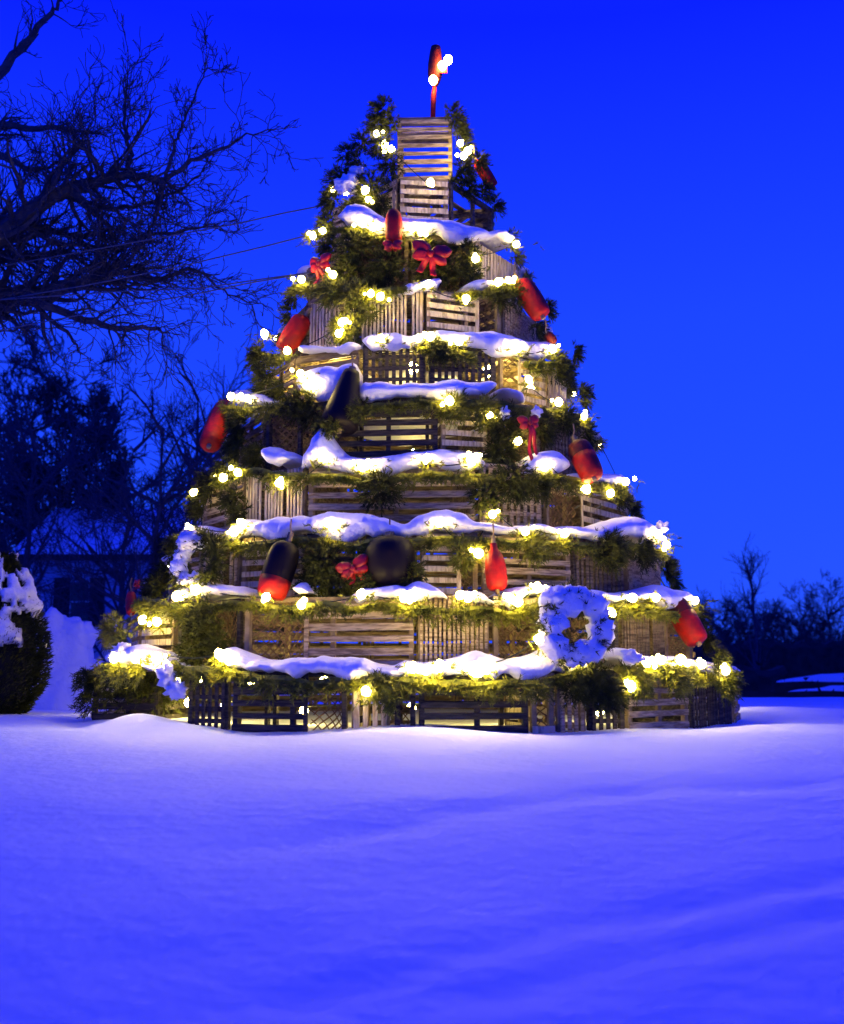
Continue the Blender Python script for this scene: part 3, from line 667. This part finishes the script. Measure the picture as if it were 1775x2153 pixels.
def ribbon(m, pts, nrm, wd):
    """flat band through pts, wd wide along nrm"""
    rows = [[p - nrm*wd/2, p + nrm*wd/2] for p in pts]; m.grid(rows); 
def bow(r, px, py, sp, label, tails=1.0, rot=0.0):
    c = cyl(px, py, r); s = sp/F*(c-CAM).y; a = ang(c)
    tan = Vector((math.cos(a), math.sin(a), 0)); rad = Vector((math.sin(a), -math.cos(a), 0)); up_ = Vector((0, 0, 1))
    rm = Matrix.Rotation(rot, 3, rad); tan = rm @ tan; up_ = rm @ up_
    root = empty('bow', c); props(root, label, 'bow', 'red ribbon bows')
    for sg in (-1, 1):
        for up_tilt, sc_ in ((0.45, 1.0), (-0.35, 0.85)):
            m = MB(); ax_ = (tan*sg + up_*up_tilt).normalized(); per = ax_.cross(rad).normalized(); rows = []; n = 9
            for k in range(n+1):
                t = k/n; hw = s*0.36*sc_*(math.sin(math.pi*min(1, t*0.92+0.05))**0.8); th = s*0.17*(math.sin(math.pi*min(1, t*0.9+.05)))**.6
                rows.append([ax_*t*s*sc_ + rad*(0.01+0.10*s*math.sin(math.pi*t)) + per*math.cos(q)*hw*(1+.12*math.sin(t*9+q*2)) + rad*math.sin(q)*th*(1-0.35*math.cos(q*3)) for q in [2*math.pi*i/14 for i in range(14)]])
            m.grid(rows, close=True); m.build('loop', M_ribbon, root, smooth=True)
    m = MB(); m.blob((0, 0, 0), s*0.17, s*0.17, s*0.2, seed=2, amp=0.1); 
    for i in range(len(m.v)): m.v[i] = m.v[i] + rad*0.03
    m.build('knot', M_ribbon, root, smooth=True)
    for sg in (-1, 1):
        m = MB(); P = [(tan*sg*(0.05+0.22*t) - up_*t*tails)*s*1.25 + rad*(0.02+0.02*math.sin(t*7)) for t in [k/8 for k in range(9)]]
        ribbon(m, P, tan, s*0.30); o = m.build('tail', M_ribbon, root, smooth=True); md = o.modifiers.new('t', 'SOLIDIFY'); md.thickness = 0.004
bow(1.20, 905, 536, 48, 'big red bow on the dark fir below the top snow ledge', 0.8, rot=R(-12))
bow(1.16, 676, 556, 36, 'red bow on the left edge of the eighth row up', 1.0)
bow(1.86, 1110, 890, 30, 'red bow with long tails between the fir sprays in the fifth row up', 2.2, rot=R(10))
bow(2.32, 745, 1196, 40, 'red bow beside the big black float', 0.6, rot=R(20))
bow(1.18, 826, 518, 24, 'small red bow directly under the short blunt buoy', 0.5)
bow(2.48, 292, 1228, 16, 'small red bow above the shiny red buoy on the left edge', 0.6)

def wreath(r, px, py, rp, tp, label, snow=1.0, n=420, gap=0.0, matn=None):
    c = cyl(px, py, r); s = rp/F*(c-CAM).y; w_ = tp/F*(c-CAM).y; a = ang(c)
    tan = Vector((math.cos(a), math.sin(a), 0)); rad = Vector((math.sin(a), -math.cos(a), 0)); up_ = (Vector((0, 0, 1)) + rad*-0.12).normalized()
    root = empty('wreath', c); props(root, label, 'wreath', 'fir wreaths on the stack'); m = MB()
    for k in range(n):
        th = rnd(0, 2*math.pi); d = tan*math.cos(th)+up_*math.sin(th); e = Vector((random.gauss(0,1), random.gauss(0,1), random.gauss(0,1))).normalized()
        sprig(m, d*s + e*w_*0.75*random.random(), e+rad*0.4+d*0.5, rnd(.05, .10), n=10)
    m.tube([ (tan*math.cos(t)+up_*math.sin(t))*s for t in [2*math.pi*k/28 for k in range(29)]], w_*0.35, 7, cap=False)
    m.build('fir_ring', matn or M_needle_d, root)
    if snow > 0:
        m = MB(); t0, t1 = (R(80), R(300)) if snow < 1 else (R(-250), R(110)); N = 26 if snow >= 1 else 18
        for k in range(N):
            th = t0+(t1-t0)*(k+rnd(-.3, .3))/N; d = tan*math.cos(th)+up_*math.sin(th); q = w_*rnd(.42, .92)*(1.0+.25*math.sin(th))
            if random.random() < .09: continue
            c_ = d*s*rnd(.86, 1.14) + rad*w_*rnd(.35, .62)
            if snow >= 1 and math.sin(th) < -.3: c_ += (up_*-.5 - tan*.35)*w_*rnd(.2, 1.1)
            m.blob(c_, q, q*.75, q*rnd(.7, 1.1), seed=k*1.37+px, amp=.28, seg=16, rings=10, freq=2.0, fn=lambda p: p+Vector((1, .5, 1))*.012*noise.noise(p*25))
        m.build('snow_cover', M_snow, root, smooth=True)
    return root
wreath(2.86, 1206, 1312, 57, 33, 'wreath buried in snow with a dark hole leaning on the lower right', 1.0)
wreath(2.42, 420, 1178, 50, 24, 'wreath with a snow crescent down its left side on the left edge', 0.5)

def clump(r, px, py, rx, ry, label, sd=1, mat_=None):
    c = cyl(px, py, r); k = (c-CAM).y/F; m = MB(); m.blob((0, 0, 0), rx*k, ry*k*0.9, ry*k, seed=sd, amp=0.42, seg=22, rings=14, freq=2.3)
    o = m.build('snow_clump', M_snow, smooth=True); o.location = c; props(o, label, 'snow', 'snow clumps caught on the fir'); return o
clump(0.90, 730, 388, 26, 20, 'round snow clump high on the left fir', 1)
clump(0.86, 748, 358, 14, 9, 'small snow tuft above the round snow clump', 2)
clump(2.86, 1325, 1382, 24, 14, 'snow lump right of the snowy wreath', 4)
clump(2.84, 258, 1366, 20, 14, 'bright snow heap on the lower left corner', 5)
clump(2.88, 352, 1420, 18, 22, 'snow lump between the dark corner trap and the bottom row', 6)
clump(2.88, 372, 1452, 20, 18, 'snow lump low beside the dark corner trap', 7)
clump(1.76, 1128, 868, 10, 12, 'snow tuft right of the long tailed bow', 8)
clump(1.74, 1062, 868, 12, 14, 'snow tuft left of the long tailed bow', 9)
clump(2.24, 1394, 1108, 14, 10, 'snow tuft at the right end of the third ledge', 3)

# dark trap standing forward at the lower left corner, hung with fir
p = at(262, 1500, 9.35)
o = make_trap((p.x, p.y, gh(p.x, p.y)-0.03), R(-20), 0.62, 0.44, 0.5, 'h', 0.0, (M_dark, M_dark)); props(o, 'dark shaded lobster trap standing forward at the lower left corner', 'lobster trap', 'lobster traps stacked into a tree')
m = MB()
for k in range(620):
    q = Vector((p.x+rnd(-.36, .36), p.y-0.06+rnd(-.05, .10), gh(p.x, p.y)+0.40-abs(random.gauss(0, .12))))
    sprig(m, q, Vector((rnd(-1, 1), rnd(-1, 0), rnd(-1, .3))), rnd(.05, .11))
for k in range(170):
    s_ = random.choice((-1, 1)); q = Vector((p.x+s_*0.34+rnd(-.04, .04), p.y+rnd(-.05, .3), gh(p.x, p.y)+rnd(.08, .40)))
    sprig(m, q, Vector((s_*rnd(0, 1), rnd(-1, 0), rnd(-1, .3))), rnd(.05, .11))
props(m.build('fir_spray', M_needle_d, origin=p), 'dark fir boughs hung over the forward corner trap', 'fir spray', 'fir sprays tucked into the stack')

# ------------------------------------------------------------------ the topper: red buoy on a stick with two bulbs
p = Vector((0.115, -0.05, zt10)); s = (p-CAM).y/F
def tp(px, py): return at(px, py, p.y-CAM.y)
root = empty('tree_topper', tp(912, 246)); props(root, 'upright dark red buoy on a red stick with two glowing bulbs at the very top', 'tree topper'); org = Vector(root.location)
m = MB(); lathe(m, tp(914, 182)-org, tp(917, 84)-tp(914, 182), [(.010,0),(.030,.01),(.050,.05),(.068,.12),(.068,.22),(.055,.34),(.045,.40),(.012,.42)]); m.build('body', M_reddark, root, smooth=True)
m = MB(); m.tube([tp(910, 258)-org, tp(912, 200)-org, tp(914, 184)-org], [.022, .026, .020], 8); m.build('stick', M_red, root, smooth=True)
m = MB(); m.box(tp(930, 152)-org+Vector((0, -.05, 0)), (.09, .012, .07)); m.build('red_flag', M_red, root)
for q in ((942, 138), (930, 150), (911, 180)):
    b = bpy.data.objects.new('bulb', BM2); COL.objects.link(b); b.parent = root; b.location = tp(*q)-org+Vector((0, -.10, 0))

# ------------------------------------------------------------------ guy wires on the left
def wire(pts, label):
    P = [at(x, y, d) for x, y, d in pts]; m = MB(); Q = []
    for i in range(len(P)-1):
        for k in range(6): Q.append(P[i].lerp(P[i+1], k/6))
    Q.append(P[-1]); m.tube(Q, 0.0065, 5); props(m.build('guy_wire', M_steel, origin=P[0]), label, 'wire', 'wires running left from the stack')
wire([(684,431,9.9),(600,447,10.2),(500,470,10.6),(300,506,11.4),(0,560,12.6),(-300,610,13.8)], 'uppermost thin wire running left from the stack')
wire([(664,490,9.9),(560,517,10.2),(370,562,10.8),(180,600,11.6),(0,630,12.2),(-300,680,13.4)], 'second wire down running left from the stack')
wire([(650,573,9.8),(540,588,10.2),(420,606,10.6),(260,612,11.2),(0,630,12.2),(-300,650,13.4)], 'third wire down, nearly level through the bare branches')
wire([(650,574,9.8),(540,592,10.2),(420,616,10.6),(200,656,11.4),(0,694,12.2),(-300,750,13.4)], 'lowest wire sloping down to the left')

# ------------------------------------------------------------------ bare trees
def branch(m, p, d, L, r, depth, wig=0.35, up=0.0, kids=4, sides=4, ratio=0.62, minr=0.0028):
    n = max(3, int(5 if depth > 1 else 4)); pts = [p.copy()]; rr = [r]; d = d.normalized(); dirs = [d]
    for i in range(n):
        d = (d + Vector((rnd(-wig, wig), rnd(-wig, wig)*0.8, rnd(-wig, wig)+up))).normalized(); pts.append(pts[-1] + d*L/n); rr.append(max(minr, r*(1-0.75*(i+1)/n))); dirs.append(d)
    m.tube(pts, rr, sides if depth > 1 else 3, cap=False)
    if depth > 0:
        for k in range(kids):
            i = random.randint(1, n); q = pts[i]; dd = dirs[i]; ax = Vector((random.gauss(0,1), random.gauss(0,.7), random.gauss(0,1)))
            nd = (dd + ax.cross(dd).normalized()*rnd(0.5, 1.2)).normalized()
            branch(m, q, nd, L*ratio*rnd(0.7, 1.15), max(minr, rr[i]*rnd(0.55, 0.8)), depth-1, wig, up, kids, sides, ratio, minr)
def limb(m, pts, r0, r1, d, twigs=26, tl=0.8, depth=2, dd=0.0, upb=0.05):
    P = [at(x, y, d + dd*i) for i, (x, y) in enumerate(pts)]; Q = []
    for i in range(len(P)-1):
        for k in range(5): Q.append(P[i].lerp(P[i+1], k/5) + Vector((rnd(-.02, .02), rnd(-.03, .03), rnd(-.02, .02))))
    Q.append(P[-1]); n = len(Q); rr = [r0+(r1-r0)*i/(n-1) for i in range(n)]; rr = [q*1.25 for q in rr]; m.tube(Q, rr, 6)
    for k in range(twigs):
        i = random.randint(2, n-1); t = (Q[i]-Q[i-1]).normalized(); ax = Vector((random.gauss(0,1), random.gauss(0,.6), random.gauss(0,1)))
        nd = (t*rnd(.3, 1.0) + ax.cross(t).normalized()*rnd(0.5, 1.3)).normalized()
        branch(m, Q[i], nd, tl*rnd(.5, 1.2), max(.006, rr[i]*0.4), depth, wig=0.4, up=upb, kids=3, ratio=0.6, minr=0.0045)
random.seed(21)
D0 = 13.0
base = at(-420, 1470, D0)
root = empty('bare_tree', (base.x, base.y, gh(base.x, base.y))); props(root, 'large gnarled bare tree reaching in from the upper left edge', 'tree'); org = Vector(root.location)
m = MB(); m.tube([org-org+Vector((0, 0, -.1)), at(-400, 1100, D0)-org, at(-330, 820, D0)-org, at(-250, 680, D0)-org, at(-180, 600, D0)-org], [.30, .24, .20, .17, .14], 12); m.build('trunk', M_bark, root, smooth=True)
m = MB()
limb(m, [(-190,610),(-60,630),(20,625),(120,610),(190,590),(240,572),(300,566)], .13, .02, D0, 70, .85)
limb(m, [(-160,600),(-40,520),(20,478),(90,424),(150,398),(210,378),(270,370),(345,378)], .11, .028, D0-.3, 54, .95)
limb(m, [(340,376),(336,420),(322,470),(300,520)], .035, .012, D0-.3, 18, .5)
limb(m, [(150,400),(190,440),(230,480),(240,520)], .045, .012, D0-.3, 22, .55)
limb(m, [(270,370),(275,320),(262,270),(262,210),(270,150)], .030, .006, D0-.3, 20, .5, upb=.12)
limb(m, [(345,378),(400,340),(450,320),(520,285),(590,265)], .025, .004, D0-.3, 14, .45)
limb(m, [(345,378),(370,300),(385,250),(420,170),(450,130)], .020, .004, D0-.3, 18, .45, upb=.1)
limb(m, [(90,424),(130,345),(170,310),(180,275)], .040, .008, D0-.2, 26, .6, upb=.1)
limb(m, [(-100,560),(-20,300),(0,260),(130,272),(210,280)], .06, .012, D0+.3, 30, .6)
limb(m, [(-150,500),(-80,240),(10,140),(60,85),(110,25),(130,0)], .07, .014, D0+.5, 14, .5, upb=.15)
limb(m, [(-10,320),(40,345),(70,360),(150,330)], .04, .01, D0, 20, .5)
limb(m, [(120,610),(100,640),(60,615),(90,660),(140,700),(175,745)], .05, .008, D0-.4, 16, .5, upb=-.03)
limb(m, [(60,628),(160,668),(250,690),(330,692),(350,700)], .045, .008, D0-.5, 22, .5, upb=-.05)
limb(m, [(240,572),(320,590),(400,560),(470,612),(530,640)], .030, .005, D0, 26, .5, upb=-.02)
limb(m, [(240,520),(300,500),(400,480),(460,470)], .024, .005, D0-.2, 22, .5)
limb(m, [(200,440),(300,430),(380,400),(440,350)], .024, .005, D0+.2, 22, .5)
limb(m, [(-60,470),(60,470),(160,500),(260,560)], .05, .012, D0+.4, 60, .6)
limb(m, [(-80,560),(40,540),(140,530),(240,600)], .045, .012, D0+.2, 60, .6)
for i in range(len(m.v)): m.v[i] = m.v[i] - org
m.build('branches', M_bark, root)

def small_tree(name_label, px, py_top, py_base, d, spread=0.35, depth=4, kids=4, zbase=None, group=None, thick=1.0):
    b = at(px, py_base, d); b.z = zbase if zbase is not None else gh(b.x, b.y); topz = at(px, py_top, d).z; H = topz - b.z
    root = empty('bare_tree', b); props(root, name_label, 'tree', group)
    m = MB(); pts = [Vector((rnd(-.03, .03)*H*.6*t, rnd(-.03,.03)*H*.3*t, H*0.9*t)) for t in [k/9 for k in range(10)]]; r0 = 0.012*H+0.02
    m.tube(pts, [r0*(1-.85*k/9) for k in range(10)], 6); m.build('trunk', M_bark, root, smooth=True)
    m = MB()
    for k in range(16):
        i = random.randint(2, 9); a = rnd(0, 6.283); nd = Vector((math.cos(a)*spread*1.6, math.sin(a)*spread, rnd(.3, 1)))
        branch(m, pts[i], nd, H*rnd(.22, .38)*(1.25-i/12), r0*.4, depth-1, wig=.22, up=.06, kids=kids, ratio=.6, minr=0.0033*d/13*thick)
    m.build('branches', M_bark, root); return root
for (px, yt, d, lab) in ((320,835,20,'thin bare tree beside the stack above the snowy roof'), (395,760,22,'taller bare tree nearest the stack on the left'), (250,880,24,'low bare tree above the house window'), (40,820,24,'bare tree at the left edge behind the snowy shrub'), (440,900,21,'bare sapling just left of the stack')):
    small_tree(lab, px, yt, 1470, d, spread=.5, depth=4, kids=4, group='bare trees on the left')
# ------------------------------------------------------------------ conifers
def conifer(px, py_top, py_base, d, wid, label, n=900, zb=None, droop=.35, group=None):
    b = at(px, py_base, d); b.z = gh(b.x, b.y) if zb is None else zb; H = at(px, py_top, d).z-b.z
    root = empty('conifer', b); props(root, label, 'tree', group)
    m = MB(); m.tube([Vector((0, 0, -.1)), Vector((0, 0, H*.5)), Vector((0, 0, H*.97))], [.03*H, .015*H, .004*H], 7); m.build('trunk', M_bark, root)
    m = MB()
    for k in range(n):
        t = random.random()**1.25; z = H*(0.06+.92*t); R_ = wid*(1-t)**.8*(.55+.45*random.random())*(1+.35*noise.noise(Vector((t*9, px, 0)))); a = rnd(0, 6.283)
        dv = Vector((math.cos(a), math.sin(a), -droop*rnd(-.6, 1.6))); base_ = Vector((0, 0, z)); e = base_ + dv*R_; sd = Vector((-math.sin(a), math.cos(a), 0))
        for j in range(7):
            q = base_.lerp(e, .3+.7*j/6) ; ss = H*.011*(1.4-j/9)
            for s_ in (-1, 1):
                m.tri(q, q + sd*s_*ss*2.0 + dv*ss*1.3 + Vector((0, 0, rnd(-.8, .3)*ss)), q + dv*ss*1.7 + Vector((0, 0, rnd(-.5, .2)*ss)))
    m.build('crown', M_fir, root); return root
for (px, yt, d, lab) in ((128,762,34,'broad dark tree with the highest crown behind the house'), (30,850,36,'broad dark tree at the far left edge behind the house'), (205,880,35,'broad dark tree behind the snowy roof'), (75,930,33,'dense low tree left of the highest dark crown')):
    small_tree(lab, px, yt, 1470, d, spread=.75, depth=5, kids=4, zbase=-1.3, group='dense dark trees behind the house', thick=1.9)
conifer(225, 960, 1470, 39, 3.0, 'low wide conifer behind the snowy roof', n=1100, group='conifers on the left')
conifer(330, 1120, 1470, 20, 1.1, 'dark conifer close behind the left side of the stack', n=1000, group='conifers on the left')

# snowy shrub at the left edge
c = at(-8, 1480, 10.6); H = at(-8, 1165, 10.6).z; z0 = gh(c.x, c.y)
root = empty('shrub', (c.x, c.y, z0)); props(root, 'dark cone shaped shrub with snow on its shoulders at the left edge', 'shrub'); Hs = H-z0
def shr(t): return 0.43*math.sin(math.pi*min(1, (t*0.86+0.10)))**.7 * (1-0.55*t)*1.25
m = MB()
for k in range(15000):
    t = random.random(); a = rnd(0, 6.283); rr_ = shr(t)*(.80+.30*random.random()) + .03*noise.noise(Vector((a*2, t*9, 1))); d = Vector((math.cos(a), math.sin(a), rnd(-.3, .8)))
    p = Vector((math.cos(a)*rr_, math.sin(a)*rr_, Hs*t)); L = rnd(.03, .06); sd = d.orthogonal().normalized()*.010; m.tri(p-sd, p+sd, p+d*L)
m.build('foliage', M_needle_d, root)
m = MB()
m.grid([[Vector((math.cos(q)*shr(t)*.80, math.sin(q)*shr(t)*.80, Hs*t)) for q in [2*math.pi*i/20 for i in range(20)]] for t in [k/12 for k in range(13)]], close=True); m.build('inner_branches', M_hedge, root, smooth=True)
m = MB(); NT, NA = 46, 72; idx = {}
def cover(t, a):
    q = noise.noise(Vector((math.cos(a)*1.6, math.sin(a)*1.6, t*6)))+.6*noise.noise(Vector((math.cos(a)*5, math.sin(a)*5, t*15)))
    band = 1 - abs(t - (.74 + .10*math.sin(a*1.0+1.2)))/.26
    return band*.8 + q*1.7 - .30
for it in range(NT):
    for ia in range(NA):
        t = .40+.60*it/NT; a = 2*math.pi*ia/NA; cv = cover(t, a)
        lift = .02 + .055*max(0, min(1, cv*1.5)) + .02*noise.noise(Vector((math.cos(a)*8, math.sin(a)*8, t*22)))
        idx[it, ia] = len(m.v); m.v.append(Vector((math.cos(a)*(shr(t)*.93+lift), math.sin(a)*(shr(t)*.93+lift), Hs*t+lift*.6)))
for it in range(NT-1):
    for ia in range(NA):
        if cover(.40+.60*(it+.5)/NT, 2*math.pi*(ia+.5)/NA) > 0: m.f.append((idx[it, ia], idx[it, (ia+1) % NA], idx[it+1, (ia+1) % NA], idx[it+1, ia]))
o = m.build('snow_cap', M_snow, root, smooth=True); md = o.modifiers.new('t', 'SOLIDIFY'); md.thickness = .03; md.offset = -1

# snow bank between the shrub and the stack
c = at(128, 1480, 14.6); hz = at(128, 1268, 14.6).z; zb = gh(c.x, c.y)-0.3
m = MB(); hh = hz-zb; lump = lambda p: p + Vector((1, 0, .6))*0.05*noise.noise(p*6) + Vector((0, 1, .5))*0.045*noise.noise(p*11)
m.blob((0, 0, hh*.42), .44, .45, hh*.52, seed=3, amp=.10, seg=40, rings=26, freq=2.2, fn=lump)
for bx, bz, rr_ in ((-.22, .80, .24), (.20, .82, .23), (0, .84, .2), (-.36, .62, .26), (.36, .60, .24), (-.30, .35, .34), (.32, .32, .34), (.05, .55, .38)):
    m.blob((bx, -.05, hh*bz), rr_, rr_, rr_*.8, seed=bx*50, amp=.2, seg=22, rings=14, fn=lump)
o = m.build('snow_pile', M_snow, smooth=True); o.location = (c.x, c.y, zb); props(o, 'tall lumpy pile of snow beside the snowy shrub', 'snow')

# ------------------------------------------------------------------ house on the left
D1 = 31.0
def hp(px, py): return at(px, py, D1)
x0, x1 = hp(60, 1300).x, hp(470, 1300).x; zb, ze, zr = -1.4, hp(200, 1168).z, hp(200, 1085).z; yf = CAM.y+D1
root = empty('house', ((x0+x1)/2, yf, zb)); props(root, 'pale clapboard house with snowy roof and shuttered window on the left', 'house'); org = Vector(root.location)
m = MB(); cx_ = 0
m.box(((0), 3.0, (ze-zb)/2), (x1-x0, 6.0, ze-zb))
k = 0.0
while k < ze-zb-.02:
    m.box((0, -0.012, k+.06), (x1-x0-.01, .02, .105)); k += .12
m.build('wall', M_wall, root)
m = MB(); ov = .35
m.v = [Vector(q) for q in ((-(x1-x0)/2-ov, -ov, ze-zb), ((x1-x0)/2+ov, -ov, ze-zb), ((x1-x0)/2+ov, 3, zr-zb+.5), (-(x1-x0)/2-ov, 3, zr-zb+.5), (-(x1-x0)/2-ov, 6.3, ze-zb), ((x1-x0)/2+ov, 6.3, ze-zb))]
m.v += [v + Vector((0, 0, .16)) for v in m.v]
m.f = [(0,3,2,1),(3,4,5,2),(6,7,8,9),(9,8,11,10),(0,1,7,6),(5,4,10,11),(1,2,8,7),(2,5,11,8),(4,3,9,10),(3,0,6,9)]
m.build('roof', M_snow, root)
m = MB(); m.box((0, -ov+.03, ze-zb-.09), (x1-x0+.7, .05, .16)); m.build('eaves_board', M_shut, root)
def wpart(name, a, b, c_, d_, y, th, mt, par=None):
    p, q = hp(a, b), hp(c_, d_); m = MB(); m.box(((p.x+q.x)/2-org.x, y, (p.z+q.z)/2-org.z), (abs(q.x-p.x), th, abs(p.z-q.z))); o_ = m.build(name, mt, par or root); return o_
wn = wpart('window', 149, 1222, 188, 1310, -.045, .04, M_white)
m = MB()
for i in range(2):
    for j in range(2):
        p = hp(151+19*i, 1225+42*j); q = hp(168+19*i, 1264+42*j); m.box(((p.x+q.x)/2-org.x, -.075, (p.z+q.z)/2-org.z), (abs(q.x-p.x), .02, abs(p.z-q.z)))
m.build('pane', M_glass, wn)
wpart('shutter', 116, 1215, 146, 1318, -.05, .05, M_shut); wpart('shutter', 191, 1215, 218, 1318, -.05, .05, M_shut)

# ------------------------------------------------------------------ far side on the right: hedge bank, tree line, snow lane
def hedge(px0, px1, ytop, d, zb, label, thick=1.6, dens=60):
    a, b = at(px0, ytop, d), at(px1, ytop, d); L = b.x-a.x; H = a.z-zb; root = empty('hedge', ((a.x+b.x)/2, a.y, zb)); props(root, label, 'hedge', 'dark hedges on the far side')
    m = MB(); N = int(L*5); rows = []
    for i in range(N+1):
        x = -L/2+L*i/N; row = []
        for (yy, zz) in ((-thick/2, 0), (-thick/2, .35), (-thick/2*.95, .7), (-thick/2*.75, .93), (-thick*.2, 1), (thick*.2, 1), (thick/2, .9), (thick/2, 0)):
            nz = noise.noise(Vector((x*.8, zz*2, px0)))*.30+noise.noise(Vector((x*3, zz*6, px0)))*.14; nz *= min(1.0, thick/1.5)**1.6; row.append(Vector((x, yy+nz, zz*H+nz*zz*1.2)))
        rows.append(row)
    m.grid(rows, close=True); m.build('branches', M_hedge, root, smooth=False)
    m = MB()
    for k in range(int(L*dens)):
        x = rnd(-L/2, L/2); z = H*(rnd(.2, 1.02)); p = Vector((x, -thick/2+rnd(-.05, .2) if z < H*.85 else rnd(-thick/2, thick/2), z)); s_ = rnd(.05, .16)
        m.tri(p, p+Vector((rnd(-s_, s_), rnd(-s_, 0), rnd(0, s_*1.5))), p+Vector((rnd(-s_, s_), rnd(-s_, 0), rnd(-s_, s_))))
    m.build('leaves', M_hedge, root)
hedge(1300, 2300, 1350, 52, -1.6, 'long dark hedge across the far right below the tree line')
hedge(-700, 520, 1385, 44, -1.6, 'dark hedge behind the house on the left')
hedge(1300, 1642, 1400, 34, -1.5, 'lower dark hedge right of the stack in front of the long hedge', dens=50)
hedge(1625, 2100, 1434, 28, -1.35, 'thin dark strip of brush between two streaks of snow on the far right', thick=.4)
hedge(1560, 2100, 1453, 24.5, -1.35, 'low dark brush just beyond the edge of the snow field', thick=.3)
for px0, px1, yt, d, lab in ((1632, 2100, 1417, 30, 'upper streak of plowed snow beyond the dark brush on the far right'), (1655, 2100, 1441, 26, 'lower streak of plowed snow beyond the dark brush on the far right')):
    a, b = at(px0, yt, d), at(px1, yt, d); rows = []
    for i in range(61):
        x = a.x+(b.x-a.x)*i/60; e = min(1, .15+i/14); hh_ = (a.z+1.3)*(1-(1-e)*.12) + .05*noise.noise(Vector((x*1.6, d, 0)))
        rows.append([Vector((x, a.y+yy, -1.3+hh_*q)) for yy, q in ((-.7, 0), (-.5, .5), (-.3, .85), (-.1, 1), (.2, .95), (.6, .4), (.8, 0))])
    m = MB(); m.grid(rows, close=True); props(m.build('snow_bank', M_snow, smooth=True), lab, 'snow', 'plowed snow banks on the far right')
random.seed(5)
TL = [(1592,1158,48,'slender tall bare tree above the far hedge','.'),(1470,1276,60,'low bushy bare tree just right of the stack','.'),(1500,1268,64,'round bare tree second from the stack on the right','.'),(1530,1262,60,'bare tree left of the slender tall tree','.'),(1560,1272,60,'short bare tree at the foot of the slender tall tree','.'),(1625,1275,62,'bare tree right of the slender tall tree','.'),(1655,1280,60,'wide bare tree in the middle of the right tree line','.'),(1700,1256,62,'bare tree second from the right edge','.'),(1748,1215,60,'tallest broad bare tree at the right edge','.'),(1690,1285,56,'low bare scrub tree behind the right tree line','.')]
for px, yt, d, lab, _ in TL:
    thin = px == 1592
    small_tree(lab, px, yt, 1440, d, spread=.12 if thin else .55, depth=4 if not thin else 3, kids=4, zbase=-1.25, group='bare trees on the far right', thick=.62)

for px in (1452, 1485, 1515, 1545, 1582, 1612, 1640, 1672, 1716, 1733, 1770, 1800):
    small_tree('low bare scrub tree in the dense tree line on the far right', px, rnd(1285, 1315), 1440, rnd(56, 66), spread=.8, depth=4, kids=4, zbase=-1.25, group='scrub trees on the far right', thick=.7)

for o_ in sc.objects:
    if o_.parent is None and o_.get('label') and not 4 <= len(o_['label'].replace(',', '').split()) <= 16: print('LABEL', len(o_['label'].split()), o_['label'])
